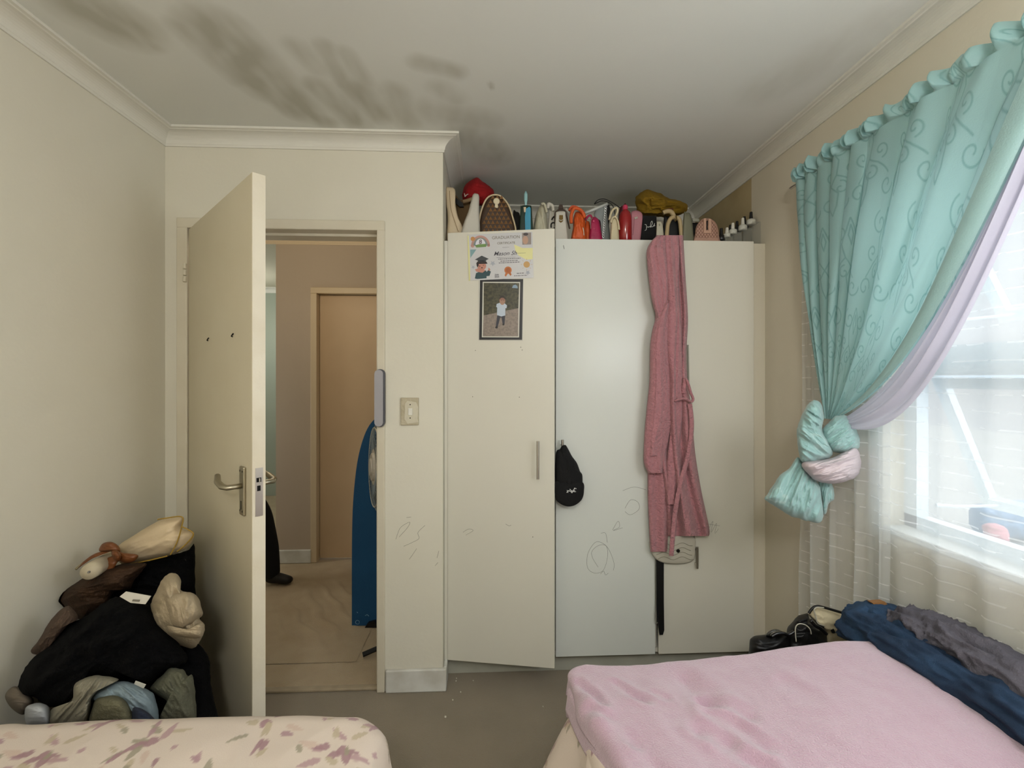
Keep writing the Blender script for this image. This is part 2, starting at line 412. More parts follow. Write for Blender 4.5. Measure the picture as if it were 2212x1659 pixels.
# handle set (room side): backplate, lever; same on the far side
for side in (-1, 1):
    y0 = 0 if side < 0 else .040
    def sy(v): return y0-v if side < 0 else y0+v
    hp = nb(); x0 = LW-.075; zc = .955; zt = 1.395-.39
    # plate height between the photo's top and bottom edges
    top = dface(531, 1009).z if side < 0 else dface(531, 1009).z; bot = dface(531, 1114).z
    a, c2_ = (x0-.021, min(sy(0), sy(.009)), bot), (x0+.021, max(sy(0), sy(.009)), top)
    box(hp, a, c2_, .003, 2, M=DM); pl = obj('handle_plate', hp, ALU, leaf)
    zl = dface(522, 1046).z
    b = nb(); tube(b, [DP(x0, sy(.006), zl), DP(x0, sy(.03), zl), DP(x0-.002, sy(.048), zl), DP(x0-.02, sy(.058), zl+.002), DP(x0-.07, sy(.058), zl+.010), DP(x0-.118, sy(.046), zl+.022)],
         [.011, .0105, .011, .011, .0105, .009], 12, flat=.8); obj('lever', b, ALU, leaf, smooth=True)
    if side < 0:
        b = nb(); zk = dface(526, 1088).z
        box(b, (x0-.003, -.0097, zk-.016), (x0+.003, -.0088, zk+.012), M=DM)
        for dx in (-.012, .012):
            for zz in (top-.014, bot+.014): lathe(b, [(.0025, -.0005), (.0025, .0007)], (0, 0, 0), 10, 'y') if False else box(b, (x0+dx-.0022, -.0097, zz-.003), (x0+dx+.0022, -.0088, zz+.003), M=DM)
        obj('keyhole', b, DARK, leaf)
zt, zb_ = hit(562, 1010, DP(LW, 0, 0), dv).z, hit(562, 1114, DP(LW, 0, 0), dv).z
b = nb(); box(b, (LW+.001, .009, zb_), (LW+.003, .031, zt), M=DM); lk = obj('lock_faceplate', b, CHROME, leaf)
b = nb(); box(b, (LW+.0025, .012, zt-.045), (LW+.0036, .026, zt-.031), M=DM); box(b, (LW+.0025, .014, zt-.073), (LW+.0036, .024, zt-.056), M=DM); obj('bolt_hole', b, DARK, leaf)
b = nb(); box(b, (LW+.003, .018, zt-.044), (LW+.009, .022, zt-.032), .001, 1, M=DM); obj('latch', b, CHROME, leaf)
for py in (592, 1300):
    b = nb(); z_ = at(405, py, YB-.01).z
    for k in range(3): lathe(b, [(.006, k*.028), (.007, k*.028+.001), (.007, k*.028+.022), (.006, k*.028+.023)], (hx-.009, hy-.012, z_-.035), 12)
    obj('hinge', b, FRAMEP, dr, smooth=False)
for (px, py) in ((451, 733), (504, 724)):
    p = dface(px, py, .001); b = nb(); tube(b, [p+Vector((0, 0, .006)), p-nv_*.004, p-nv_*.006-Vector((0, 0, .004)), p-nv_*.002-Vector((0, 0, .006))], .0022, 8); obj('screw_hook', b, DARK, leaf)

# light switch and light bar
p0 = at(866, 859, YB); p1 = at(905, 918, YB)
sw = thing('light_switch', ((p0.x+p1.x)/2, YB, p1.z), 'cream wall switch with chipped paint, one rocker, right of the open doorway', 'light switch')
b = nb(); box(b, (p0.x, YB-.010, p1.z), (p1.x, YB, p0.z), .003); obj('cover_plate', b, mat('old_cover_plate', 'b9b098', .5, bump=(90, .3), var=(25, .6), c2='a69c80'), sw)
def swp(px, py, o=.0105): return at(px, py, YB-o)
b = nb(); ext(b, [swp(875, 872), swp(880, 866), swp(899, 869), swp(903, 880), swp(902, 905), swp(904, 912), swp(880, 915), swp(874, 905), swp(875, 880)], (0, -.001, 0)); obj('paint_chip', b, mat('chipped_plate_face', 'c9c3ae', .4, var=(60, .2)), sw)
a, c2_ = swp(882, 882), swp(891, 897); b = nb(); box(b, (a.x, YB-.016, c2_.z), (c2_.x, YB-.01, a.z), .0015); obj('rocker', b, WHITEP, sw)
for py in (874, 903):
    p = swp(886, py, .0116); b = nb(); lathe(b, [(.0027, 0), (.0027, .0012)], p, 12, 'y'); obj('screw', b, DARK, sw)
# light bar on jamb
p0 = at(818.5, 808, YB-.03); p1 = at(818.5, 912, YB-.03)
lb = thing('light_bar', (p0.x, YB-.02, p1.z), 'long grey rounded light bar with dark rim on the door jamb', 'light')
b = nb(); tube(b, [p0+Vector((.003, .008, .018)), p1+Vector((.003, .008, -.018))], .019, 8)
b.free(); b = nb()
def caps(bm, top, bot, r, depth, y):
    P_ = [];
    for k in range(13): a = math.pi*k/12; P_.append((top.x+r*math.cos(a), y, top.z+r*math.sin(a)))
    for k in range(13): a = math.pi+math.pi*k/12; P_.append((bot.x+r*math.cos(a), y, bot.z+r*math.sin(a)))
    ext(bm, P_, (0, depth, 0))
caps(b, p0+Vector((.004, 0, 0)), p1+Vector((.004, 0, 0)), .0215, .014, YB-.028); obj('housing', b, mat('dark_grey_rim', '4a4a50', .4), lb)
b = nb(); caps(b, p0, p1, .0185, .010, YB-.036); obj('diffuser', b, mat('grey_diffuser', '9d9ba0', .3), lb)

# pencil smudges on the pier (their own shape, thin)
SM = mat('pencil_smudge', '8b8574', .9, alpha=.55)
SM2 = mat('pencil_line', '83847f', .9, alpha=.5)
def stroke(bm, pts, fn, w_=.0006, n=24):
    q = cat([(p[0], p[1], 0) for p in pts], n, closed=False); tube(bm, [fn(v.x, v.y) for v in q], w_, 4)
pf = lambda x, y: at(x, y, YB-.0008)
so = thing('scribble', at(890, 1205, YB), 'faint grey pencil scribbles low on the wall pier below the light switch', 'scribble')
for pts in ([(855, 1165), (865, 1140), (885, 1128), (880, 1140), (862, 1160)], [(872, 1180), (890, 1172), (905, 1163), (903, 1150), (918, 1135)], [(900, 1185), (890, 1200), (884, 1208)], [(878, 1118), (888, 1117)], [(948, 1190), (944, 1205)], [(940, 1222), (946, 1215)]):
    b = nb(); stroke(b, pts, pf); obj('pencil_mark', b, SM2, so)

# ============================================================ WARDROBE (built in, three doors, left one ajar)
YW = 2.13; WX0 = at(963, 900, YW).x; WX1 = at(1632, 900, YW).x
wr = thing('wardrobe', ((WX0+WX1)/2, YW+.3, 0), 'tall cream built-in wardrobe with three flat doors, filling the recess beside the doorway', 'wardrobe')
b = nb(); CT = 2.02
box(b, (PX+.001, YW+.004, .10), (WX0+.014, YW+.72, CT)); box(b, (WX1-.018, YW+.02, .10), (WX1, YW+.72, CT)); box(b, (WX0+.018, YW+.02, CT-.018), (WX1-.018, YW+.72, CT))
box(b, (WX0+.018, YW+.70, .10), (WX1-.018, YW+.72, CT-.018)); box(b, (WX0+.018, YW+.02, .10), (WX1-.018, YW+.70, .118))
XA = at(1199, 900, YW).x; XB = at(1419, 900, YW).x
box(b, (XA-.009, YW+.03, .118), (XA+.009, YW+.70, CT-.018)); box(b, (XB-.009, YW+.03, .118), (XB+.009, YW+.70, CT-.018))
obj('carcass', b, LAM, wr)
b = nb(); box(b, (WX0, YW+.06, 0), (WX1, YW+.078, .10), .002); obj('plinth', b, mat('plinth_board', 'a9a99d', .5, var=(6, .4), c2='8c8a7c'), wr)
b = nb(); box(b, (WX1+.001, YW+.022, 0), (XR-.001, YW+.04, CT+.012)); struct('trim_12', b, WALLR)
# left door, swung open a little
LH = Vector((at(967, 900, YW).x, YW, 0)); LE = at(1198, 900, 2.045); ld = Vector((LE.x-LH.x, LE.y-LH.y, 0)); LWD = ld.length; ld.normalize(); ln = Vector((ld.y, -ld.x, 0))  # ln faces the room
LM = Matrix(((ld.x, -ln.x, 0, LH.x), (ld.y, -ln.y, 0, LH.y), (0, 0, 1, 0), (0, 0, 0, 1)))
def LD(px, py, off=.0006): return hit(px, py, LH+ln*off, ln)
b = nb(); box(b, (0, 0, .10), (LWD, .016, 2.055), .0012, 1, M=LM); d1 = obj('door', b, LAM, wr)
b = nb(); box(b, (at(1200.5, 900, YW).x, YW, .10), (at(1415.5, 900, YW).x, YW+.016, 2.036), .0012, 1); d2_ = obj('door', b, LAMB, wr)
b = nb(); box(b, (at(1423, 900, YW).x, YW, .10), (at(1628.5, 900, YW).x, YW+.016, 2.036), .0012, 1); d3 = obj('door', b, LAM, wr)
d2_['label'] = 'middle door, tinted cooler for reflected window light'; 
def bar(parent, pA, pB, n, off=.03):
    b = nb(); n = Vector(n); ax = (pB-pA)
    tube(b, [pA+n*off, pB+n*off], .006, 14)
    for f in (.17, .83): tube(b, [pA+ax*f, pA+ax*f+n*off], .004, 10)
    return obj('handle', b, CHROME, parent, smooth=False)
bar(d1, LD(1163, 951), LD(1163, 1032), ln)
bar(d2_, at(1213, 948, YW), at(1213, 1022, YW), (0, -1, 0))
bar(d3, at(1502, 1178, YW-.0)+Vector((0, 0, .0)), at(1502, 1224, YW), (0, -1, 0), .02)
DF = lambda x, y: at(x, y, YW-.0008)
b = nb()
for pts in ([(1325, 1232), (1326, 1215), (1312, 1182), (1290, 1170), (1275, 1185), (1268, 1205), (1270, 1228), (1285, 1238), (1303, 1232), (1312, 1205), (1310, 1180), (1294, 1178), (1279, 1190), (1280, 1205), (1292, 1225)],
            [(1298, 1152), (1308, 1152), (1312, 1172)], [(1297, 1240), (1304, 1234), (1308, 1242), (1314, 1238)], [(1323, 1145), (1335, 1126), (1338, 1138), (1325, 1146), (1345, 1140)],
            [(1350, 1098), (1362, 1080), (1378, 1085), (1380, 1100), (1362, 1112), (1350, 1105)], [(1345, 1060), (1370, 1052), (1395, 1058)]):
    b = nb(); stroke(b, pts, DF, .0006, 60); obj('scribble', b, SM2, d2_)
for pts in ([(1532, 1140), (1540, 1126), (1536, 1150), (1548, 1130), (1544, 1152), (1552, 1142)], [(1530, 1132), (1555, 1136)]):
    b = nb(); stroke(b, pts, DF, .0005, 30); obj('scribble', b, SM2, d3)
for pts in ([(1000, 1150), (1012, 1143), (1022, 1146), (1006, 1156)], [(1092, 1132), (1100, 1136), (1104, 1134)]):
    b = nb(); stroke(b, pts, lambda x, y: LD(x, y), .0007, 20); obj('scribble', b, SM2, d1)
for (x, y) in ((1151, 1160), (1125, 750), (1027, 757), (1021, 857), (1122, 858), (1128, 756)):
    b = nb(); lathe(b, [(.0022, 0), (.0022, .0006)], LD(x, y), 8, 'y'); obj('screw_hole', b, SM2, d1)
b = nb(); stroke(b, [(1217, 530), (1219, 538)], DF, .0012, 4); obj('scuff', b, SM2, d2_)

# ---- certificate on the left door
cf = thing('certificate', LD(1080, 605, .001), 'glossy laminated graduation certificate with child cartoon, taped high on left wardrobe door', 'certificate')
def LP(o): return lambda x, y: LD(x, y, o)
def flat(bm, pts, o, t=.0003):
    vs = [bm.verts.new(LD(x, y, o)) for x, y in pts]; bm.faces.new(vs)
def disc(bm, cx, cy, rx, o, ry=None, n=24, a0=0, a1=360):
    ry = ry or rx; flat(bm, [(cx+rx*math.cos(R(a0+(a1-a0)*k/n)), cy-ry*math.sin(R(a0+(a1-a0)*k/n))) for k in range(n if a1-a0 == 360 else n+1)], o)
b = nb(); V4 = [(1009.5, 507), (1150, 500.5), (1152.5, 600), (1014, 606)]
A_ = [b.verts.new(LD(x, y, .0030)) for x, y in V4]; B_ = [b.verts.new(LD(x, y, .0004)) for x, y in V4]
b.faces.new(A_); b.faces.new(B_[::-1])
for i in range(4): b.faces.new((A_[i], A_[(i+1) % 4], B_[(i+1) % 4], B_[i]))
obj('sheet', b, mat('laminated_paper', 'c4c4c6', .18, spec=.6, bump=(25, .12)), cf)
def cpart(name, hexc, draws, o, rough=.5):
    b = nb()
    for d in draws: d(b, o)
    return obj(name, b, mat('ink_'+hexc, hexc, rough), cf, keep=True)
zx = lambda X: 990+X/12.289; zy = lambda Y: 490+Y/12.289
zp = lambda L: [(zx(a), zy(b)) for a, b in L]
fp = lambda L: (lambda bm, o: flat(bm, zp(L), o))
dc = lambda x, y, r, ry=None, a0=0, a1=360: (lambda bm, o: disc(bm, zx(x), zy(y), r/12.289, o, (ry or r)/12.289, 24, a0, a1))
cpart('rim', 'd9d69a', [fp([(245, 225), (275, 225), (300, 700), (320, 1420), (280, 1440)])], .0033, .3); cpart('glare_patch', 'd9d69a', [fp([(1480, 470), (1700, 560), (1975, 560), (1975, 860), (1800, 870), (1600, 760), (1520, 650)])], .0033, .3)
cpart('corner_block', '7ea0a4', [fp([(315, 605), (480, 600), (320, 830)])], .0034)
cpart('rainbow', 'b98f86', [dc(590, 500, 250, 270, 0, 180), dc(385, 320, 60), dc(380, 500, 50), dc(800, 490, 40)], .0034)
cpart('rainbow_band', '8f8d80', [dc(590, 500, 200, 220, 0, 180)], .0036); cpart('rainbow_band', '6d7f94', [dc(590, 500, 165, 190, 0, 180)], .0037)
cpart('rainbow_sky', 'd4d4da', [dc(590, 480, 135, 165, 0, 180)], .0038); cpart('grass', '6f8f55', [fp([(440, 490), (560, 460), (740, 450), (740, 530), (480, 550)])], .0039)
cpart('sun', 'bf8d55', [dc(385, 320, 55)], .0038)
def zt_(s_, X, Y, size, shear=0, bold=0., slope=-.04, align='CENTER'):
    return lambda bm, o: textmesh(bm, s_, lambda x, y: LD(zx(X)+x, zy(Y)-y+x*slope, o), size, shear, bold, align)
cpart('printing', '5c4750', [zt_('8', 590, 450, 13, 0, .15)], .0041)
cpart('printing', '7d776c', [zt_('GRADUATION', 1265, 315, 9.2, 0, .05), zt_('CERTIFICATE', 1270, 455, 6.6, 0, .10)], .0036)
cpart('printing', '45434c', [zt_('Mason Sh', 1240, 755, 12.8, .35, .03)], .0037)
lines = []
for (y, x0, x1) in ((815, 1010, 1520), (548, 1170, 1350), (700, 1530, 1790)): lines.append(fp([(x0, y), (x1, y-14), (x1, y-8), (x0, y+7)]))
for (y, x0, x1) in ((860, 1060, 1650), (912, 1120, 1590), (960, 1075, 1640), (1235, 1550, 1750), (1300, 1480, 1830)):
    rnd = random.Random(y); x = x0
    while x < x1:
        w_ = rnd.uniform(20, 70); yy = y-(x-x0)*.05; lines.append(fp([(x, yy-9), (min(x+w_, x1), yy-11), (min(x+w_, x1), yy+7), (x, yy+9)])); x += w_+12
cpart('printing', '67646a', lines, .0037)
cpart('printing', '55535a', [zt_('June', 1022, 1285, 5, 0, .1), zt_('2025', 1025, 1345, 5, 0, .1)], .0037)
cpart('rosette', 'b8703f', [dc(1320, 1150, 98), fp([(1255, 1220), (1230, 1290), (1262, 1325), (1310, 1245)]), fp([(1340, 1240), (1380, 1305), (1415, 1270), (1385, 1200)])], .0037)
cpart('rosette_centre', 'a65f35', [dc(1320, 1150, 65)], .0039)
cpart('small_sun', 'c19a63', [dc(1815, 1000, 85)]+[fp([(1815+110*math.cos(a), 1000+110*math.sin(a)), (1815+150*math.cos(a-.05), 1000+150*math.sin(a-.05)), (1815+150*math.cos(a+.05), 1000+150*math.sin(a+.05))]) for a in [k*math.pi/4 for k in range(8)]], .0037)
def star(cx, cy, r): return fp([(cx+(r if k % 2 == 0 else r*.45)*math.cos(k*math.pi/5+.3), cy+(r if k % 2 == 0 else r*.45)*math.sin(k*math.pi/5+.3)) for k in range(10)])
for _s in (star(915, 970, 80), star(395, 1070, 55), star(1845, 1215, 75)): cpart('star', '9fa3ad', [_s], .0036)
cpart('cartoon_graduate', '2f4a50', [fp([(440, 1370), (470, 1230), (560, 1190), (740, 1160), (750, 1200), (790, 1150), (865, 1185), (830, 1300), (750, 1310), (750, 1365), (500, 1385)])], .0038)
cpart('cartoon_graduate', 'b98272', [dc(620, 1040, 120, 110), fp([(440, 1130), (520, 1105), (730, 1150), (640, 1220), (480, 1190)]), fp([(790, 1160), (800, 1080), (850, 1120), (840, 1165)])], .0040)
cpart('cartoon_graduate', '2a2022', [dc(625, 1000, 150, 120, 10, 175), fp([(480, 1000), (505, 1070), (540, 1040), (540, 960)]), dc(570, 1040, 14), dc(665, 1020, 10), dc(628, 1085, 18)], .0042)
cpart('graduation_cap', '3f4246', [fp([(440, 870), (620, 765), (810, 850), (640, 930)]), fp([(505, 890), (745, 890), (720, 925), (540, 925)])], .0044)
cpart('portrait_photo', '8f857f', [fp([(1690, 160), (1935, 150), (1935, 465), (1700, 475)])], .0036); cpart('portrait_photo', '4c4646', [dc(1790, 195, 65, 40)], .0038); cpart('portrait_photo', 'b2907c', [dc(1780, 350, 75, 110)], .0038)
# ---- framed photo print below
ph = thing('photo_print', LD(1081, 735, .001), 'dark bordered photo print of a child outdoors, stuck below the certificate', 'photo print')
qx = lambda X: 1010+X/9.213; qy = lambda Y: 580+Y/9.213; qp = lambda L: [(qx(a), qy(b)) for a, b in L]
b = nb(); V4 = qp([(215, 205), (1120, 195), (1098, 1440), (212, 1430)])
A_ = [b.verts.new(LD(x, y, .0022)) for x, y in V4]; B_ = [b.verts.new(LD(x, y, .0004)) for x, y in V4]
b.faces.new(A_); b.faces.new(B_[::-1])
for i in range(4): b.faces.new((A_[i], A_[(i+1) % 4], B_[(i+1) % 4], B_[i]))
obj('paper', b, mat('photo_paper', 'c4c2b8', .25), ph)
def ppart(name, hexc, polys, o, **k):
    b = nb()
    for p in polys: flat(b, qp(p), o)
    return obj(name, b, mat('photo_'+hexc, hexc, .35, **k), ph, keep=True)
ppart('dark_border', '17171c', [[(248, 210), (1106, 210), (1085, 1420), (230, 1420)]], .0024)
ppart('white_line', 'c8c6bb', [[(302, 265), (1047, 268), (1025, 1372), (283, 1368)]], .0025)
ppart('scene', '4f4c36', [[(322, 285), (1028, 290), (1012, 790), (760, 840), (318, 935)]], .0026, var=(90, .9), c2='23231a')
ppart('paving', '8e8177', [[(318, 935), (760, 840), (1012, 790), (1005, 1352), (305, 1350)]], .0027, var=(120, .7), c2='6d625a')
ppart('umbrella', '7f95a8', [[(885, 385), (905, 335), (950, 318), (990, 345), (1000, 395)]], .0028)
ell = lambda cx, cy, rx, ry, a0=0, a1=360: [(cx+rx*math.cos(R(a0+(a1-a0)*k/20)), cy-ry*math.sin(R(a0+(a1-a0)*k/20))) for k in range(21 if a1-a0 < 360 else 20)]
ppart('child_trousers', '2b2c38', [[(590, 935), (750, 930), (735, 1120), (700, 1125), (675, 970), (650, 975), (600, 1165), (558, 1180)]], .0029)
ppart('child_shoes', '0d0d10', [ell(575, 1172, 26, 20), ell(712, 1115, 20, 18)], .0030)
ppart('child_shirt', 'b5c0cd', [[(645, 680), (735, 690), (785, 735), (775, 790), (752, 790), (750, 935), (670, 955), (585, 925), (590, 780), (570, 760), (580, 705)]], .0031)
ppart('child_face', 'a07c68', [ell(692, 640, 58, 85)], .0032); ppart('child_hair', '2c241e', [ell(692, 610, 62, 70, 0, 180)], .0033)
ppart('child_face', '8a6252', [ell(692, 630, 54, 48, 0, 180)], .0034); ppart('child_eyes', '2b1d18', [ell(678, 637, 8, 5), ell(722, 637, 8, 5)], .0036)

# ============================================================ WINDOW
WF = mat('white_window_steel', 'd6e4ee', .4)
GL = mat('window_glass', 'e8f2f5', .05, alpha=.07, spec=.8)
wn = thing('window_1', (XR+.09, (WY0+WY1)/2, WZ0), kind='structure')
b = nb(); x0, x1 = XR+.075, XR+.115; TZ0, TZ1 = 1.40, 1.49
for y in (WY1-.045, WY1-.62, WY1-1.20, WY0): box(b, (x0, y, WZ0), (x1, y+.045, WZ1))
box(b, (x0, WY0, WZ0), (x1, WY1, WZ0+.04)); box(b, (x0, WY0, WZ1-.04), (x1, WY1, WZ1)); box(b, (x0-.012, WY0, TZ0), (x1, WY1, TZ0+.03)); box(b, (x0, WY0, TZ0+.03), (x1, WY1, TZ1))
obj('window_frame', b, WF, wn)
def sash(y0, y1, ztop, h, ang):
    ca, sa = math.cos(R(ang)), math.sin(R(ang)); ox = x1+.004
    def m(u, y, d): return Vector((ox+u*sa+d*ca, y, ztop-u*ca+d*sa))
    b = nb(); t = .022
    def bx(u0, u1, ya, yb):
        vs = [m(u, y, d) for d in (0, t) for (u, y) in ((u0, ya), (u1, ya), (u1, yb), (u0, yb))]; v = [b.verts.new(p) for p in vs]
        for f in ((0, 1, 2, 3), (4, 5, 6, 7), (0, 1, 5, 4), (1, 2, 6, 5), (2, 3, 7, 6), (3, 0, 4, 7)): b.faces.new([v[i] for i in f])
    bx(0, .035, y0, y1); bx(h-.035, h, y0, y1); bx(.035, h-.035, y0, y0+.035); bx(.035, h-.035, y1-.035, y1)
    s_ = obj('sash', b, WF, wn)
    b = nb(); vs = [b.verts.new(m(u, y, t/2)) for (u, y) in ((.03, y0+.03), (h-.03, y0+.03), (h-.03, y1-.03), (.03, y1-.03))]; b.faces.new(vs); obj('pane', b, GL, s_)
    b = nb(); tube(b, [(x0, y1-.06, ztop-h+.06), (x1+.02, y1-.06, ztop-h+.055), m(h-.02, y1-.06, 0)], .005, 6); obj('stay', b, WF, s_)
for y in (WY1-.575, WY1-1.155): 
    sash(y+.005, y+.525, TZ0-.01, .455, 23 if y > .5 else 0); sash(y+.005, y+.525, WZ1-.045, .50, 28 if y > .5 else 0)
b = nb()
for (za, zb2) in ((WZ0+.03, TZ0), (TZ1, WZ1-.03)): box(b, (x0+.018, WY0+.04, za), (x0+.022, WY1-1.20, zb2))
obj('pane', b, GL, wn)
# outside
b = nb(); box(b, (XO+.01, -8, -.2), (14, 14, -.1)); struct('floor_outside', b, mat('pale_concrete_yard', 'b9bbb8', .9, var=(1.5, .3)))
def outd(name, outl, Y, T, m, label, cat_):
    b = nb(); lump(b, outl, Y, T, fold=.03, freq=.05, K=10, n=40); c = at(outl[0][0], outl[0][1], Y)
    return tag(obj(name, b, m, None, smooth=True, loc=c), label, cat_)
outd('blue_tub', [(2090, 1100), (2130, 1085), (2185, 1080), (2235, 1090), (2240, 1165), (2180, 1163), (2110, 1158)], 4.05, .2, mat('blue_plastic', '4f83ad', .5), 'blurry blue plastic thing outside on the yard, seen through the net curtain', 'tub')
outd('pink_bundle', [(2120, 1140), (2150, 1130), (2175, 1145), (2180, 1170), (2140, 1172)], 3.55, .08, mat('pink_cloth', 'c07d88', .8), 'small pink bundle outside in front of the blue tub, seen through net curtain', 'bundle')

# ============================================================ NET CURTAINS
sm = bpy.data.materials.new('striped_net'); sm.use_nodes = True; nt = sm.node_tree; N = nt.nodes; L = nt.links; pb = N['Principled BSDF']
pb.inputs['Base Color'].default_value = lin('e2e5e4'); pb.inputs['Roughness'].default_value = .7
tc = N.new('ShaderNodeTexCoord'); sx = N.new('ShaderNodeSeparateXYZ'); L.new(tc.outputs['Object'], sx.inputs[0])
nn = N.new('ShaderNodeTexNoise'); nn.inputs['Scale'].default_value = 7; L.new(tc.outputs['Object'], nn.inputs['Vector'])
m1 = N.new('ShaderNodeMath'); m1.operation = 'MULTIPLY_ADD'; m1.inputs[1].default_value = .005; L.new(nn.outputs['Fac'], m1.inputs[0]); L.new(sx.outputs['Z'], m1.inputs[2])
m2 = N.new('ShaderNodeMath'); m2.operation = 'MODULO'; m2.inputs[1].default_value = .044; m2b = N.new('ShaderNodeMath'); m2b.operation = 'ADD'; m2b.inputs[1].default_value = 5; L.new(m1.outputs[0], m2b.inputs[0]); L.new(m2b.outputs[0], m2.inputs[0])
m3 = N.new('ShaderNodeMath'); m3.operation = 'LESS_THAN'; m3.inputs[1].default_value = .0042; L.new(m2.outputs[0], m3.inputs[0])
n4 = N.new('ShaderNodeTexNoise'); n4.inputs['Scale'].default_value = 26; n4.inputs['Detail'].default_value = 0; L.new(tc.outputs['Object'], n4.inputs['Vector'])
m4 = N.new('ShaderNodeMath'); m4.operation = 'GREATER_THAN'; m4.inputs[1].default_value = .43; L.new(n4.outputs['Fac'], m4.inputs[0])
m5 = N.new('ShaderNodeMath'); m5.operation = 'MULTIPLY'; L.new(m3.outputs[0], m5.inputs[0]); L.new(m4.outputs[0], m5.inputs[1]); m3 = m5
mr = N.new('ShaderNodeMapRange'); mr.inputs[3].default_value = .50; mr.inputs[4].default_value = .74; L.new(m3.outputs[0], mr.inputs[0])
tl = N.new('ShaderNodeBsdfTranslucent'); tl.inputs[0].default_value = lin('ecf1f3')
a1 = N.new('ShaderNodeMixShader'); a1.inputs[0].default_value = .5; L.new(pb.outputs[0], a1.inputs[1]); L.new(tl.outputs[0], a1.inputs[2])
tr = N.new('ShaderNodeBsdfTransparent'); a2 = N.new('ShaderNodeMixShader'); L.new(mr.outputs[0], a2.inputs[0]); L.new(tr.outputs[0], a2.inputs[1]); L.new(a1.outputs[0], a2.inputs[2])
L.new(a2.outputs[0], N['Material Output'].inputs[0])
def net(name, y0, y1, nf, label, seed, x=1.272, amp=.012):
    def fn(u, v):
        y = y0+(y1-y0)*u; z = 2.13-1.80*v
        q = u*nf*2*math.pi+1.6*nz(u*6, v*1.2, seed)
        xx = x+amp*math.sin(q)*(.35+.65*v)+.006*nz(u*20, v*4, seed)
        return (min(xx, XR-.012), y+.01*math.cos(q)*v, z)
    o = obj(name, gridmesh(name, fn, 260, 60), sm, None, smooth=True, loc=(x, (y0+y1)/2, 1.2), keep=True)
    return tag(o, label, 'net curtain', 'striped net curtains')
net('net_curtain', 1.83, 1.40, 4, 'narrow dull striped net curtain against the wall behind the knotted drape', 3, 1.262, .018)
net('net_curtain', 1.50, -.3, 13, 'wide white striped net curtain in front of the bright window', 8, 1.275, .014)
cr = thing('curtain_rod', (1.21, 1.8, 2.17), 'thin curtain rod end poking out left of the teal curtain', 'curtain rod')
b = nb(); tube(b, [(1.222, 1.835, 2.165), (1.222, .2, 2.165)], .005, 10); obj('rod', b, CHROME, cr)
b = nb(); tube(b, [(1.222, 1.80, 2.165), (XR-.003, 1.80, 2.165)], .004, 8); obj('bracket', b, CHROME, cr)
b = nb(); tube(b, [(1.222, .3, 2.165), (XR-.003, .3, 2.165)], .004, 8); obj('bracket', b, CHROME, cr)

# ============================================================ TEAL CURTAIN, knotted
TEAL = 'a6cccb'
def swirl_motif():
    S = []
    def sp(cx, cy, r, a0, turns, sgn, shrink=.82, n=26):
        pts = []
        for i in range(n): 
            f = i/(n-1); a = a0+sgn*f*turns*2*math.pi; rr = r*(1-shrink*f); pts.append((cx+rr*math.cos(a), cy+rr*math.sin(a)))
        S.append(pts)
    for sx_ in (1, -1):
        sp(.05*sx_, .05, .045, -1.2 if sx_ > 0 else 4.34, 1.2, sx_); sp(.085*sx_, .15, .03, 1.5, 1.1, -sx_); sp(.04*sx_, .22, .03, -1.5, 1.0, sx_)
        S.append([(0, 0), (.02*sx_, .05), (.045*sx_, .10), (.03*sx_, .16), (.0, .20)]); S.append([(0, .20), (.03*sx_, .24), (.02*sx_, .29), (0, .33)])
        S.append([(0, .03), (.012*sx_, .07), (0, .11)]); sp(.11*sx_, .28, .04, 0, 1.1, sx_); S.append([(.03*sx_, .16), (.07*sx_, .19), (.11*sx_, .24)])
    return S
def pattern_mask(U, V, tw=.30, th=.36, w_=.0032):
    out = np.zeros(len(U)); segs = []
    for p in swirl_motif():
        for a, c in zip(p, p[1:]): segs.append((a, c))
    row = np.floor(V/th); x = (U+(row % 2)*tw/2) % tw-tw/2; y = V % th; P_ = np.stack([x, y], 1); dmin = np.full(len(U), 9.)
    for a, c in segs:
        a = np.array(a); c = np.array(c); d = c-a; t = np.clip(((P_-a)@d)/(d@d+1e-12), 0, 1)[:, None]
        dmin = np.minimum(dmin, np.linalg.norm(P_-(a+t*d), axis=1))
    return np.clip(1.4-dmin/w_, 0, 1)
def fabric(me, UV, c1, c2_):
    m = pattern_mask(UV[:, 0], UV[:, 1])[:, None]; a = np.array(lin(c1)[:3]); c = np.array(lin(c2_)[:3]); setcol(me, a*(1-m)+c*m)
CT_ = mat('teal_damask', TEAL, .45, attr='pattern', trans=.5, sheen=.3, bump=(250, .15))
LIN = mat('white_lining', 'c9c6d2', .5, trans=.45, bump=(150, .1))
KN = atx(1793, 893, 1.19)
cu = thing('curtain', (1.2, 1.75, 2.165), 'teal patterned curtain with white lining, gathered into a big knot beside the window', 'curtain')
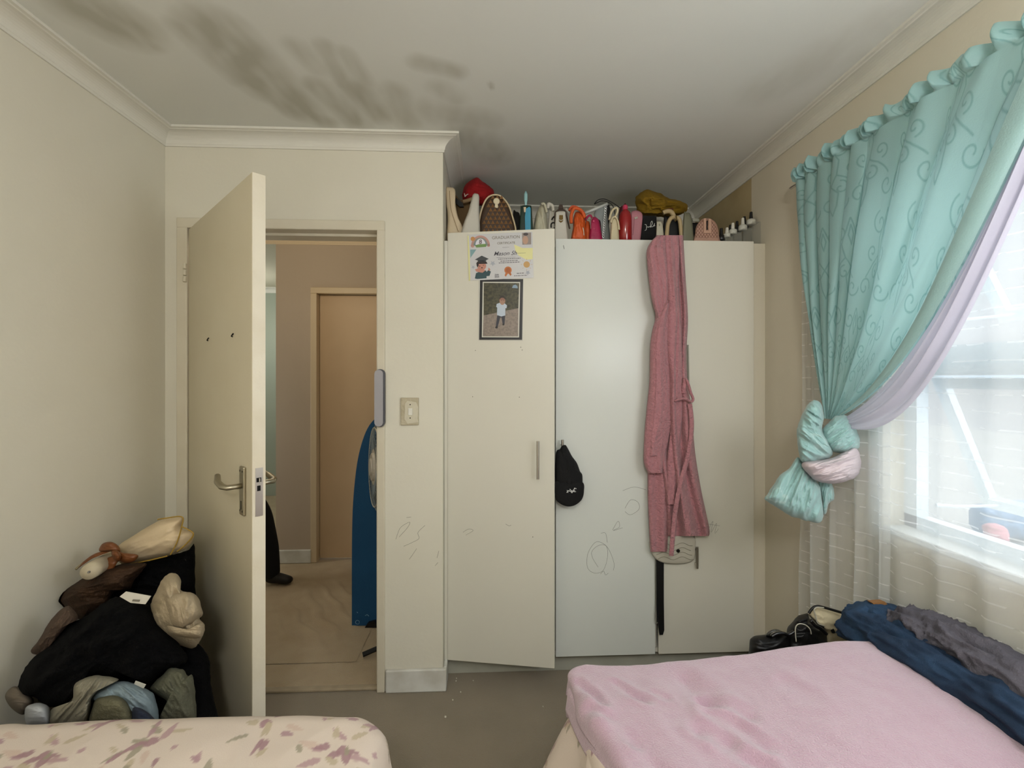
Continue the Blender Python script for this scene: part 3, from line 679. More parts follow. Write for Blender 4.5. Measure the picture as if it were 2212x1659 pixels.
def cfn(s, t, sag=0, nf=12):
    yt = 1.765-.885*s; ph = 2*math.pi*(6.0*s+3.0*(1-(1-min(s, .5)*2)**2)*.9+.35*nz(s*5, .3)+.10*nz(s*13, 2))
    hd = max(0, 1-t/.055)                      # gathered header over the rod
    A = (.010+.036*min(1, t*1.8))*(1-.80*t**1.5)*(.75+.6*nz(s*7, 5))
    x = 1.195+A*.85*math.cos(ph+.35*nz(s*9, t*3)) + .010*nz(s*22, t*4, 4)*(1-t)
    y = yt+(.030+.008*nz(s*9, 8))*(1.0 if s > .35 else .75)*(1-.75*t)*math.sin(ph)*min(1, t*6)
    z = 2.158-.0*t
    if t < .055:
        x = 1.190+(.014*math.sin(ph*2.2)+.012*math.sin(ph*3.1+1))*1.0-(.010*math.sin(t/.055*math.pi)); z = 2.158+.045*hd+.016*hd*nz(s*30, 1)+.006*math.sin(ph*2)
        return Vector((x, y, z))
    k = (t-.055)/.945; e = k
    tgt = Vector((KN.x, KN.y+(.5-s)*.05, KN.z-.02))
    q = Vector((x, y, z)).lerp(tgt+Vector((A*math.sin(ph)*.5, 0, 0)), e)
    q.y += .035*(1-s)**2*math.sin(k*math.pi)
    q.z -= .155*s**2.2*math.sin(math.pi*k**1.15)
    q.x += .010*ridge(s*9, k*1.5, 3)*math.sin(k*math.pi)**.5
    return q
nu, nv = 520, 360
me = gridmesh('c', lambda u, v: cfn(u, v**1.15), nu, nv)
UV = np.array([(i/(nu-1)*1.9*(1-.35*(j/(nv-1))), (j/(nv-1))**1.15*1.25) for j in range(nv) for i in range(nu)])
fabric(me, UV, TEAL, '86b2b1'); obj('drape', me, CT_, cu, smooth=True, keep=True)
HEM = mat('teal_hem', '8fb0ac', .5, trans=.15, bump=(250, .15), sheen=.3)
me = gridmesh('c', lambda u, v: cfn(.955+.048*u, .06+.94*v)+Vector((-.010, 0, 0)), 14, 160); obj('hem', me, HEM, cu, smooth=True, keep=True)
def lfn(u, v):
    k = v; top = Vector((1.215, .885-.03*u, 2.15)); tgt = Vector((KN.x, KN.y-.03-.012*u, KN.z-.03-.012*u)); q = top.lerp(tgt, k)
    q.z -= (.145+.125*u)*math.sin(math.pi*k**1.15); q.x += (.012*math.sin(u*9+nz(u*3, k*2)*2)+.012*math.sin(u*19))*(1-.7*k); return q
o = obj('lining', gridmesh('l', lfn, 90, 160), LIN, cu, smooth=True, keep=True)
# knot: overlapping wraps of cloth
def lumpcol(bm_or, name, m, parent, pat=True):
    me = bpy.data.meshes.new(name); bmesh.ops.recalc_face_normals(bm_or, faces=bm_or.faces); bm_or.to_mesh(me); bm_or.free()
    if pat:
        c = np.array([v.co for v in me.vertices]); UV = np.stack([c[:, 0]*.7+c[:, 1]*.7+c[:, 2]*.3, c[:, 2]*1.0+c[:, 0]*.5], 1); fabric(me, UV*1.0, '92b9b6', 'abcac6')
    return obj(name, me, m, parent, smooth=True, keep=True)
KX = lambda X, Y: (1640+X/2.86, 620+Y/2.86)
def kl(name, pts, Y, T, fold, freq, ang, m, seed, pat=True, **k):
    b = nb(); lump(b, [KX(*p) for p in pts], Y, T, fold=fold*1.5, freq=freq*1.35, ang=R(ang), aniso=.16, seed=seed, K=44, n=150, **k); return lumpcol(b, name, m, cu, pat)
YK = KN.y-.02
KT = mat('teal_damask_knot', TEAL, .42, attr='pattern', trans=.12, sheen=.3, bump=(250, .12))
kl('knot_wrap', [(335, 700), (290, 740), (250, 830), (232, 900), (240, 990), (262, 1075), (330, 1085), (420, 1060), (455, 1025), (430, 960), (390, 880), (400, 800), (380, 720)], YK-.03, .055, .009, .055, 35, KT, 1)
kl('knot_wrap', [(430, 830), (480, 795), (545, 795), (585, 850), (615, 920), (622, 975), (590, 1010), (500, 1030), (440, 1010), (395, 950), (390, 890)], YK-.02, .055, .009, .055, -35, KT, 2)
0 and kl('knot_wrap', [(320, 640), (370, 600), (420, 650), (450, 720), (480, 790), (440, 840), (405, 850), (350, 760)], YK-.05, .03, .007, .06, 75, KT, 7)
kl('knot_lining', [(262, 1090), (330, 1075), (430, 1060), (520, 1020), (590, 995), (625, 1040), (628, 1110), (600, 1170), (520, 1205), (440, 1215), (360, 1200), (300, 1155)], YK-.045, .055, .008, .05, -20, mat('pinkish_lining', 'c9bcc0', .5, trans=.1, bump=(150, .1)), 3, False)
kl('knot_tail', [(240, 1050), (190, 1110), (110, 1190), (45, 1290), (45, 1320), (110, 1365), (200, 1415), (300, 1445), (388, 1452), (388, 1330), (370, 1220), (330, 1170), (280, 1090)], YK-.0, .035, .012, .035, 110, KT, 4, pw=2.2)
kl('knot_tail', [(365, 1190), (430, 1195), (460, 1250), (462, 1310), (430, 1340), (415, 1395), (395, 1400), (385, 1320)], YK+.03, .025, .008, .05, 95, KT, 5)

# ============================================================ THINGS ON TOP OF THE WARDROBE
def yb(px, Y): return py_of(px, Y, CT)+.0
def item(name, outl, Y, T, m, label, cat_, pw=5, fold=0, freq=.06, n=64, K=12, seed=1, group=None, smooth=True, ang=0):
    o = [(x, (yb(x, Y-T) if y is None else y)) for x, y in outl]
    cx = sum(p[0] for p in o)/len(o); base = at(cx, yb(cx, Y), Y)
    t = thing(name, base, label, cat_, group or ('bags standing on top of the wardrobe' if cat_ in ('handbag', 'purse', 'backpack', 'tote bag', 'pouch') else None)); b = nb(); lump(b, o, Y, T, fold=fold, freq=freq, pw=pw, K=K, n=n, seed=seed, smooth=smooth, ang=ang)
    obj('body', b, m, t, smooth=True); return t
def tb(name, parent, pts, Y, r, m, n=30, closed=False, flat=1):
    q = cat([at(p[0], p[1], Y if len(p) < 3 else p[2]) for p in pts], n, closed); b = nb(); tube(b, q, r, 8, closed=closed, flat=flat); return obj(name, b, m, parent, smooth=True)
def patch(name, parent, pts, Y, m, t=.002):
    b = nb(); ext(b, [at(x, y, Y) for x, y in pts], (0, -t, 0)); return obj(name, b, m, parent)
A1 = lambda X, Y: (940+X/5.53, 360+Y/5.53)
A2 = lambda X, Y: (1140+X/8.508, 400+Y/8.508)
A3 = lambda X, Y: (1340+X/6.9125, 390+Y/6.9125)
CREAM = mat('cream_leather', 'c9b799', .45, bump=(120, .1)); WHL = mat('white_leather', 'bdb9ae', .45, bump=(120, .08))
t = item('handbag', [(963, 408), (970, 404), (983, 410), (984, 440), (990, 470), (1002, 497), (1004, None), (968, None), (967, 470), (964, 440)], 2.24, .035, CREAM, 'tall tapering cream leather handbag at the far left end of the wardrobe top', 'handbag', pw=4)
tb('seam', t, [(971, 412), (974, 450), (983, 480), (990, 500)], 2.20, .0012, mat('tan_piping', '8d7350'))
t = item('shoulder_bag', [(982, 430), (995, 432), (1012, 425), (1030, 435), (1034, None), (985, None)], 2.44, .06, mat('tan_brown_suede', '6d5636', .8), 'brown bag with black top lying between the two tall pale handbags, under red cap', 'handbag', pw=4)
patch('flap', t, [(985, 428), (1000, 440), (1002, 448), (993, 448), (984, 440)], 2.37, BLACK, .01)
t = item('handbag', [(1021, 422), (1029, 418), (1035, 424), (1035, 450), (1034, None), (994, None), (1000, 488), (1012, 455)], 2.21, .04, WHL, 'smooth pale grey cone shaped handbag seen end on, left of the brown backpack', 'handbag', pw=4)
t = item('cap', [(1000, 432), (1001, 408), (1011, 393), (1030, 384), (1040, 390), (1055, 401), (1067, 414), (1064, 432), (1050, 445), (1020, 442)], 2.42, .07, mat('red_cap_cloth', '8f0b10', .85, bump=(200, .2)), 'crumpled red cap lying on top of the bags at the wardrobe left end', 'cap', pw=2.4, fold=.012, freq=.06, K=20, n=80)
patch('logo', t, [A1(345, 318), A1(352, 316), A1(360, 345), A1(385, 325), A1(402, 328), A1(380, 340), A1(362, 362), A1(350, 360)], 2.345, mat('pale_stitching', 'b9a79c'), .001)
tb('brim', t, [(1000, 436), (1012, 433), (1020, 430)], 2.35, .010, mat('tan_brim', '8f7656'))
# brown backpack with woven pyramid pattern, cream piping and zip pull
bw = mat('brown_monogram', '4a3524', .5)
me_ol = [A1(*p) for p in ((522, 770), (525, 640), (560, 500), (610, 390), (680, 340), (760, 340), (830, 395), (885, 480), (930, 620), (962, 750), (962, 800), (522, 800))]
t = item('backpack', [(x, y if y < 500 else None) for x, y in me_ol], 2.27, .06, mat('dark_brown_leather', '3c2a1c', .5), 'brown backpack with woven triangle pattern and cream piping, third from the left', 'backpack', pw=7)
tb('piping', t, [(1034.5, 512)]+[A1(*p) for p in ((522, 740), (528, 630), (560, 500), (612, 388), (680, 342), (760, 342), (830, 395), (885, 480), (930, 620), (960, 740))]+[(1113.5, 512)], 2.215, .0042, mat('cream_piping', 'c3b291', .5), 70)
b = nb(); b2 = nb()
inside = lambda x, y: (((x-1074)/(40-0*y))**2 < 1) and y > 424 and abs(x-1074) < 8+30*min(1, ((y-422)/72))**.55
for j in range(9):
    for i in range(-5, 6):
        cx = 1074+i*9.4+(j % 2)*4.7; cy = 426+j*9.0
        if not (inside(cx-4, cy) and inside(cx+4, cy) and cy < 506): continue
        P3 = [at(cx, cy-4.4, 2.209), at(cx+4.4, cy+3.8, 2.209), at(cx-4.4, cy+3.8, 2.209)]; top_ = at(cx, cy+.6, 2.203); v = [b.verts.new(p) for p in P3]; tv = b.verts.new(top_)
        for k in range(3): b.faces.new((v[k], v[(k+1) % 3], tv))
pm = obj('pattern_panel', b, mat('light_brown_triangles', '86633f', .5), t, keep=True)
b = nb(); c0 = at(*A1(732, 415), 2.20); lathe(b, [(.011, -.006), (.015, -.004), (.015, .002), (.011, .004)], c0, 16, 'y'); obj('zip_pull', b, mat('cream_metal', 'cfc4a6', .35), t)
patch('zip_pull', t, [A1(716, 440), A1(748, 440), A1(750, 492), A1(738, 500), A1(712, 490)], 2.205, MC['cream_metal'], .006)
t = item('shoulder_bag', [(1108, 462), (1115, 457), (1124, 470), (1126, None), (1106, None)], 2.36, .04, mat('black_bag_fabric', '141512', .7), 'small black bag peeking out right beside the brown backpack', 'handbag', pw=4, fold=.004)
t = item('hair_iron_case', [A1(*p) for p in ((1020, 500), (1030, 470), (1060, 460), (1130, 462), (1152, 480), (1160, 600))]+[(1151, None), (1123, None)], 2.23, .03, mat('glossy_dark_green', '0c2b22', .12, spec=.8), 'glossy dark green case with blue panel and pale blue handle sticking up', 'case', pw=8)
patch('blue_panel', t, [A1(1085, 505), A1(1125, 480), A1(1140, 500), A1(1140, 760), A1(1075, 760), A1(1072, 600)], 2.199, mat('blue_panel', '3f8fae', .25), .003)
patch('blue_panel_mark', t, [A1(1055, 485), A1(1085, 485), A1(1080, 545), A1(1062, 545)], 2.199, CREAM, .003)
b = nb(); c0 = at(*A1(1083, 460), 2.23); tube(b, [c0-Vector((0, 0, .01)), c0+Vector((0, 0, .012)), at(*A1(1083, 400), 2.23), at(*A1(1083, 330), 2.23), at(*A1(1083, 292), 2.23)], [.005, .006, .0085, .0085, .003], 12, flat=.6); obj('handle', b, mat('pale_blue_plastic', '8fb8bb', .3), t, smooth=True)
t = item('tote_bag', [A2(*p) for p in ((130, 640), (190, 440), (250, 345), (310, 380), (335, 480), (355, 640))]+[(1183, None), (1151, None)], 2.26, .05, mat('cream_canvas', 'b5b09a', .8, bump=(150, .2)), 'soft pale cream cloth bag with pointed top, right of the green case', 'tote bag', pw=3, fold=.01, freq=.07, ang=R(85))
tb('strap', t, [A2(250, 350), A2(300, 345), A2(330, 420), A2(350, 500)], 2.21, .006, mat('cream_canvas', 'b5b09a'))
t = item('handbag', [A2(*p) for p in ((390, 500), (420, 470), (480, 480), (515, 560))]+[(1202, None), (1184, None)], 2.27, .035, WHL, 'white bag printed with bold black curves, half behind the white and brown bag', 'handbag', pw=6)
for pts in ([(470, 585), (500, 575), (515, 600)], [(440, 640), (460, 600), (500, 580)], [(430, 780), (430, 720), (460, 690), (500, 700), (505, 740)], [(480, 790), (510, 780)]): tb('print', t, [A2(*p) for p in pts], 2.233, .0035, BLACK, 14)
tb('strap', t, [A2(370, 430), A2(380, 350), A2(430, 360), A2(460, 400), A2(470, 480)], 2.24, .008, WHL)
t = item('handbag', [A2(*p) for p in ((510, 560), (530, 490), (610, 475), (690, 490), (700, 600), (720, 800))]+[(1225.5, None), (1200, None)], 2.22, .035, WHL, 'white handbag with brown trim and oval turn lock, end on, left of the orange bag', 'handbag', pw=8)
tb('trim', t, [(1201, 505)]+[A2(*p) for p in ((500, 560), (540, 475), (610, 455), (690, 480), (730, 640), (770, 800))], 2.20, .004, mat('dark_brown_trim', '3a2a20', .5), 40)
patch('handle_tab', t, [A2(565, 400), A2(575, 370), A2(630, 370), A2(650, 450), A2(565, 455)], 2.21, MC['dark_brown_trim'], .012)
patch('lock', t, [A2(580, 555), A2(645, 555), A2(648, 660), A2(610, 692), A2(575, 665)], 2.184, mat('brass', '6f5a33', .35, metal=.8), .004)
tb('lock_ring', t, [A2(580, 635), A2(610, 650), A2(645, 635)], 2.178, .0014, WHITEP, 12)
tb('strap', t, [A2(690, 440), A2(740, 480), A2(775, 560), A2(790, 640)], 2.26, .008, WHL)
ORG = mat('orange_leather', 'c2521c', .5, bump=(70, .3)); MAG = mat('magenta_leather', '9a1846', .45, bump=(70, .3))
t = item('handbag', [A2(*p) for p in ((830, 780), (840, 600), (880, 500), (960, 490), (1030, 560), (1060, 700))]+[(1266, None), (1234, None)], 2.22, .05, ORG, 'slouchy bright orange handbag with looping orange strap and silver charm', 'handbag', pw=3, fold=.012, freq=.08, ang=R(85), K=18)
tb('strap', t, [A2(800, 700), A2(800, 560), A2(850, 430), A2(940, 440), A2(1010, 500), A2(1050, 600)], 2.175, .008, ORG, 40); tb('strap', t, [A2(760, 470), A2(810, 400), A2(880, 400), A2(970, 450), A2(1050, 540)], 2.20, .006, mat('coral_orange_strap', 'c9552f', .5), 40)
tb('charm', t, [A2(1015, 780), A2(1025, 850), A2(1030, 930)], 2.168, .004, CHROME, 10)
t = item('purse', [A2(*p) for p in ((1065, 680), (1100, 660), (1140, 720))]+[(1276, None), (1264, None)], 2.25, .03, ORG, 'small orange purse squeezed between the large orange bag and the magenta bag', 'purse', pw=4, fold=.005)
t = item('handbag', [A2(*p) for p in ((1145, 720), (1160, 620), (1220, 580), (1290, 620), (1330, 740))]+[(1301, None), (1274, None)], 2.235, .045, MAG, 'magenta pink handbag with rounded top, left of the grey chain bag', 'handbag', pw=4)
tb('handle', t, [A2(1060, 640), A2(1110, 570), A2(1160, 560), A2(1180, 610)], 2.2, .005, MAG, 24); tb('zip', t, [A2(1160, 800), A2(1160, 660), A2(1190, 600)], 2.19, .0016, CHROME, 20)
patch('zip_tag', t, [A2(1195, 645), A2(1222, 650), A2(1220, 680), A2(1195, 675)], 2.186, mat('pink_tag', 'bd4a6a', .4), .003)
t = item('mirror', [(1258, None), (1262, 505), (1300, 448), (1316, 442), (1318, 450), (1312, None)], 2.31, .02, BLACK, 'black hand mirror or tray with thick pale rim leaning diagonally behind the bags', 'mirror', pw=8, smooth=False)
b = nb(); tube(b, [at(1258, 463, 2.25), at(1290, 450, 2.25), at(1312, 441, 2.25)], .0095, 10, flat=.8); obj('rim', b, mat('pale_rim', 'b5b8b3', .4), t, smooth=True)
GRY = mat('grey_leather', '7f8584', .45, bump=(100, .1))
t = item('handbag', [A2(*p) for p in ((1215, 560), (1270, 430), (1340, 370), (1430, 390), (1460, 560), (1500, 800))]+[(1319, None), (1301, None), (1296, 480)], 2.27, .03, GRY, 'blue grey handbag with a silver chain running down its edge', 'handbag', pw=5)
for k in range(13):
    f = k/12; cx, cy = A2(1435-45*f, 410+530*f); p = at(cx, cy, 2.232); b = nb(); q = [p+Vector((.0045*math.cos(a), 0, .0062*math.sin(a))) for a in [i*math.pi/5 for i in range(10)]]; tube(b, q, .0017, 5, closed=True); obj('chain_link', b, mat('silver_chain', 'c9ccca', .3, metal=.6), t)
t = thing('cable', at(1300, 440, 2.33), 'thin black cable looping up above the grey chain bag', 'cable')
tb('loop', t, [(1284, 440), (1292, 432), (1305, 430), (1320, 436), (1335, 446), (1345, 455, 2.36), (1350, 490, 2.38), (1350, 520, 2.38)], 2.33, .0022, BLACK, 50)
tb('loop', t, [(1284, 441), (1300, 434), (1316, 438), (1326, 450), (1330, 480, 2.36), (1330, 525, 2.36)], 2.335, .0022, BLACK, 50)
t = item('handbag', [A2(*p) for p in ((1530, 700), (1540, 620), (1600, 580), (1650, 620), (1665, 720))]+[(1336.5, None), (1318.5, None)], 2.21, .03, mat('pale_cream_leather', 'c4b898', .5, bump=(80, .2)), 'tiny cream handbag with twisted strap knot, left of the red bottle', 'handbag', pw=4, fold=.003)
tb('strap', t, [A2(1500, 640), A2(1530, 520), A2(1580, 440), A2(1640, 420), A2(1650, 480), A2(1620, 560), A2(1590, 620)], 2.19, .0055, MC['pale_cream_leather'], 50); tb('strap', t, [A2(1530, 690), A2(1560, 600), A2(1620, 590), A2(1660, 680), A2(1680, 820)], 2.175, .0045, MC['pale_cream_leather'], 40)
# red bottle (a real turned shape)
p = at(1350.5, 510, 2.21); bx_ = Vector((p.x, 2.21, CT))
t = thing('bottle', bx_, 'glossy dark red bottle with pink cap among the bags', 'bottle'); zz = lambda y: at(1350.5, y, 2.21).z-CT
b = nb(); lathe(b, [(.026, 0), (.031, .004), (.031, zz(478)), (.029, zz(468)), (.024, zz(460)), (.014, zz(455)), (.012, zz(453))], bx_, 28); obj('body', b, mat('glossy_red', '8d0a12', .15, spec=.8), t, smooth=True)
b = nb(); lathe(b, [(.012, zz(456)), (.0125, zz(455)), (.012, zz(445)), (.008, zz(443))], bx_, 20); obj('cap', b, mat('pink_cap', 'b33352', .3), t)
t = item('handbag', [(1335, 480), (1338, 452), (1345, 444), (1354, 448), (1356, None), (1335, None)], 2.33, .025, mat('dark_maroon_leather', '3f0a12', .4), 'dark maroon bag standing just behind the red bottle', 'handbag', pw=4)
PK = mat('dusty_pink_leather', 'a9717a', .45, bump=(90, .15))
t = item('purse', [(1363, 470), (1365, 457), (1378, 455), (1388, 464), (1387, 490)]+[(1380, None), (1365, None)], 2.235, .03, PK, 'slim dusty pink purse with metal corner between red bottle and black pouch', 'purse', pw=6)
patch('clasp', t, [(1370, 470), (1377, 468), (1377, 472), (1371, 474)], 2.203, CHROME, .003); tb('seam', t, [(1370, 474), (1369, 490), (1367, 508)], 2.204, .0012, mat('dark_pink_seam', '7d4c54'))
t = item('pouch', [A3(*p) for p in ((335, 520), (540, 525), (542, 700))]+[(1419, None), (1381, None), (1386, 490)], 2.24, .035, mat('black_velvet', '08080a', .9), 'black pouch with white handwritten style lettering above the robe', 'pouch', pw=8, smooth=False)
b = nb(); t_t = [(365, 655), (385, 660), (392, 690), (385, 735), (365, 745)], [(390, 700), (415, 690), (420, 700), (440, 685), (450, 700), (452, 640), (470, 605), (478, 640), (455, 690)], [(455, 690), (480, 690), (500, 670), (515, 640), (500, 680), (520, 670)]
for pts in t_t: tb('lettering', t, [A3(*p) for p in pts], 2.203, .0012, mat('white_thread', 'c9c9c4', .6), 30)
b.free()
t = item('bottle', [A3(*p) for p in ((540, 640), (545, 612), (600, 610), (622, 640), (640, 720))]+[(1434, None), (1418, None)], 2.21, .02, mat('white_label_bottle', 'b3ae9c', .35), 'small whitish bottle with rounded shoulder beside black pouch, above robe', 'bottle', pw=4)
patch('label_dot', t, [A3(575, 645), A3(592, 640), A3(596, 675), A3(578, 680)], 2.187, mat('grey_print', '8a8674'), .001)
MU = mat('mustard_tulle', '8f6f12', .8, trans=.25, bump=(120, .5))
t = item('sun_hat', [A3(*p) for p in ((235, 300), (260, 220), (340, 160), (470, 150), (590, 190), (660, 230), (760, 270), (900, 300), (975, 350), (985, 420), (930, 500), (790, 540), (640, 560), (430, 520), (280, 520), (240, 420))], 2.38, .085, MU, 'mustard yellow crumpled floppy hat lying over the bags near the right end', 'hat', pw=2.4, fold=.03, freq=.06, K=24, n=100)
b = nb(); lump(b, [A3(*p) for p in ((410, 300), (430, 230), (500, 200), (590, 215), (680, 260), (720, 350), (730, 430), (650, 470), (560, 440), (440, 440))], 2.33, .06, fold=.022, freq=.08, K=20, n=80); obj('crown', b, MU, t, smooth=True)
tb('band', t, [A3(*p) for p in ((655, 460), (690, 440), (740, 430), (785, 425))], 2.265, .006, mat('brown_band', '5a2f14'), 16)
t = item('handbag', [A3(*p) for p in ((650, 560), (700, 540), (800, 530), (880, 545), (900, 640))]+[(1474, None), (1434, None)], 2.27, .035, BLACK, 'black handbag with thick looping cream strap directly above the robe', 'handbag', pw=5)
STR = mat('sand_leather', 'ab9670', .5, bump=(60, .2))
tb('strap', t, [(1440, 512)]+[A3(*p) for p in ((700, 740), (715, 640), (760, 560), (820, 550), (880, 580), (900, 700))]+[(1472, 512)], 2.215, .010, STR, 50)
tb('strap', t, [A3(*p) for p in ((640, 480), (700, 460), (760, 470), (800, 540), (790, 590))], 2.235, .011, STR, 30); tb('clasp', t, [A3(835, 520), A3(838, 580), A3(815, 610)], 2.195, .003, mat('brass', '6f5a33'), 12)
t = item('handbag', [A3(*p) for p in ((945, 510), (990, 480), (1040, 490), (1065, 560), (1085, 700))]+[(1498, None), (1475, None)], 2.24, .045, mat('olive_grey_leather', '6c6b58', .5), 'olive grey slim handbag standing upright left of the pink quilted bag', 'handbag', pw=5)
t = item('box', [A3(*p) for p in ((1070, 560), (1180, 570), (1185, 620), (1075, 618))]+[], 2.36, .05, mat('white_box_card', 'a9a899', .6), 'flat white box on a stack behind the pink quilted bag', 'box', pw=9, smooth=False)
t = item('box', [(1494, 481), (1512, 481), (1512, None), (1494, None)], 2.37, .05, mat('black_card', '1b1a18', .6), 'dark box holding up the flat white box, behind pink quilted bag', 'box', pw=9, smooth=False)
# pink quilted dome bag
PQ = mat('pink_quilted', 'b08a78', .45, bump=(90, .1))
qo = [A3(*p) for p in ((1112, 800), (1130, 690), (1190, 600), (1240, 568), (1330, 565), (1410, 610), (1455, 690), (1472, 800))]+[(1553, None), (1500, None)]
t = item('handbag', qo, 2.235, .05, PQ, 'dome shaped dusty pink quilted handbag near the right end of the wardrobe top', 'handbag', pw=6)
SE = mat('dark_quilt_seam', '7d5b4c', .6)
def inq(x, y): return ((x-1526.5)/26)**2+((y-512)/42)**2 < .93
b = nb()
for sgn in (1, -1):
    for c in range(-70, 71, 7):
        run = []
        for i in range(60):
            y = 470+i*.75; x = 1526.5+c*.9+sgn*(y-490)*.75
            if inq(x, y) and y < 516: run.append(at(x, y, 2.1845))
            elif len(run) > 3: tube(b, run[::2], .0009, 4); run = []
            else: run = []
        if len(run) > 3: tube(b, run[::2], .0009, 4)
obj('quilting', b, SE, t)['kind'] = 'stuff'
patch('front_strap', t, [A3(1240, 570), A3(1275, 570), A3(1275, 750), A3(1312, 750), A3(1312, 575), A3(1350, 580), A3(1350, 790), A3(1240, 790)], 2.184, mat('pink_strap', 'b8937e', .4), .005)
patch('zip', t, [A3(1285, 600), A3(1303, 600), A3(1303, 735), A3(1285, 735)], 2.184, DARK, .002)
# nail polish bottles on a stepped clear rack
rk = thing('polish_rack', at(1600, yb(1600, 2.24), 2.24), 'stepped clear plastic rack of nail polish at the right end of the wardrobe top', 'rack')
RK = mat('clear_plastic', 'a9aaa0', .15, alpha=.25, spec=.7)
steps = [(1568, 2.22, 513), (1584, 2.225, 506), (1604, 2.23, 498), (1622, 2.24, 486)]
b = nb()
for i, (px, Y, py) in enumerate(steps):
    w0 = at(px-9, py, Y); w1 = at(px+10, py, Y); box(b, (w0.x, 2.19, CT), (w1.x, 2.27, max(CT+.012, w0.z)))
obj('steps', b, RK, rk)
def polish(name, px, Y, pytop, pybase, capm, bodym, label, wide=1.0):
    c = at(px, pybase, Y); c = Vector((c.x, Y, max(c.z, CT))); ht = at(px, pytop, Y).z-c.z
    t = thing(name, c, label, 'nail polish', 'nail polish bottles on the wardrobe')
    b = nb(); r = .0155*wide; hb = ht*.45; lathe(b, [(r*.9, 0), (r, .002), (r, hb*.75), (r*.75, hb*.95), (.006, hb)], c, 20); obj('glass_bottle', b, bodym, t, smooth=True)
    b = nb(); lathe(b, [(.008, hb), (.0085, hb+.001), (.0065, ht-.002), (.0055, ht)], c, 16); obj('cap', b, capm, t); return t
WB = mat('frosted_white_bottle', 'b9b8ac', .25); WC = mat('white_cap', 'c2c0b4', .35); BC = mat('black_cap', '0f0f10', .35)
polish('nail_polish', 1570.5, 2.205, 492, 513, WC, WB, 'white capped nail polish, lowest and leftmost on the clear rack')
polish('nail_polish', 1583, 2.208, 482, 506, WC, WB, 'white capped nail polish on the second step of clear rack', 1.2)
polish('nail_polish', 1604.5, 2.21, 471, 498, WC, WB, 'white capped nail polish on the third step of clear rack', 1.3)
polish('nail_polish', 1622.5, 2.215, 458, 486, BC, WB, 'black capped white nail polish on the highest step of clear rack', 1.4)
polish('nail_polish', 1558, 2.22, 493, 520, BC, BC, 'all black nail polish standing left of the clear rack', 1.2)
polish('nail_polish', 1578, 2.255, 486, 510, BC, BC, 'dark nail polish in back row behind the second step, lowest of the dark ones')
polish('nail_polish', 1592, 2.255, 478, 503, BC, BC, 'dark nail polish in back row, middle of the three dark ones', 1.3)
polish('nail_polish', 1608, 2.258, 468, 496, BC, BC, 'dark nail polish in back row, behind the third step, highest of the dark ones', 1.3)

# ============================================================ BATHROBE and what hangs with it
RB = mat('dusty_pink_fleece', 'b0777d', .9, bump=(120, .9), var=(38, .3), c2='9b636b', sheen=.25)
rb = thing('bathrobe', at(1445, 1180, YW-.05), 'long dusty pink fleece bathrobe hanging from the top of the right wardrobe door', 'bathrobe')
_n = RB.node_tree.nodes; _l = RB.node_tree.links; _tc = _n.new('ShaderNodeTexCoord'); _b = [x for x in _n if x.type == 'BUMP'][0]; _prev = None
for _ang in (55, -55):
    _mp = _n.new('ShaderNodeMapping'); _mp.inputs['Rotation'].default_value = (0, R(_ang), 0); _w = _n.new('ShaderNodeTexWave'); _w.inputs['Scale'].default_value = 16; _w.inputs['Distortion'].default_value = 1.2; _w.bands_direction = 'X'
    _l.new(_tc.outputs['Object'], _mp.inputs[0]); _l.new(_mp.outputs[0], _w.inputs[0])
    if _prev: 
        _m = _n.new('ShaderNodeMath'); _m.operation = 'MAXIMUM'; _l.new(_prev.outputs['Fac'], _m.inputs[0]); _l.new(_w.outputs['Fac'], _m.inputs[1])
        _b2 = _n.new('ShaderNodeBump'); _b2.inputs['Strength'].default_value = .28; _b2.inputs['Distance'].default_value = .006; _l.new(_m.outputs[0], _b2.inputs['Height']); _l.new(_b.outputs[0], _b2.inputs['Normal'])
        _l.new(_b2.outputs[0], _n['Principled BSDF'].inputs['Normal'])
    _prev = _w
def fold(f, a, sd, sl=0): return lambda s, t: 1.5*a*(ridge((s+sl*t)*f, t*1.3, sd)+.35*ridge((s+sl*t)*f*2.3, t*2.5, sd+4))
b = nb(); loft(b, [(508, 1417, 1476), (530, 1412, 1477), (600, 1412, 1481), (660, 1416, 1485), (700, 1414, 1486), (760, 1412, 1483), (820, 1414, 1485), (880, 1410, 1493), (980, 1418, 1502), (1060, 1432, 1515), (1140, 1440, 1532), (1158, 1442, 1531)],
     YW-.030, .026, lambda s, t: .024*math.sin(s*15+2.5*nz(s*2, t*3))*min(1, .35+t*3)+fold(2.5, .012, 2)(s, t), 160, 80); obj('body', b, RB, rb, smooth=True)
b = nb(); loft(b, [(950, 1400, 1446), (1060, 1399, 1444), (1140, 1402, 1444), (1192, 1405, 1442)], YW-.028, .022, lambda s, t: .008*math.sin(s*9+1), 70, 40); obj('front_panel', b, RB, rb, smooth=True)
b = nb(); loft(b, [(509, 1420, 1440), (520, 1408, 1438), (542, 1397, 1440), (580, 1399, 1443), (630, 1405, 1444), (665, 1412, 1440), (690, 1420, 1436)], YW-.060, .024, fold(1.6, .010, 6), 90, 50); obj('hood', b, RB, rb, smooth=True)
b = nb(); loft(b, [(655, 1436, 1450), (690, 1416, 1451), (740, 1405, 1449), (820, 1403, 1450), (880, 1397, 1455), (940, 1392, 1446), (985, 1390, 1436)], YW-.062, .028, lambda s, t: .012*math.sin(s*5.5-.6)*(1 if s > .3 else .6)+.005*ridge(s*3, t*3, 1), 110, 60); sl = obj('sleeve', b, RB, rb, smooth=True)
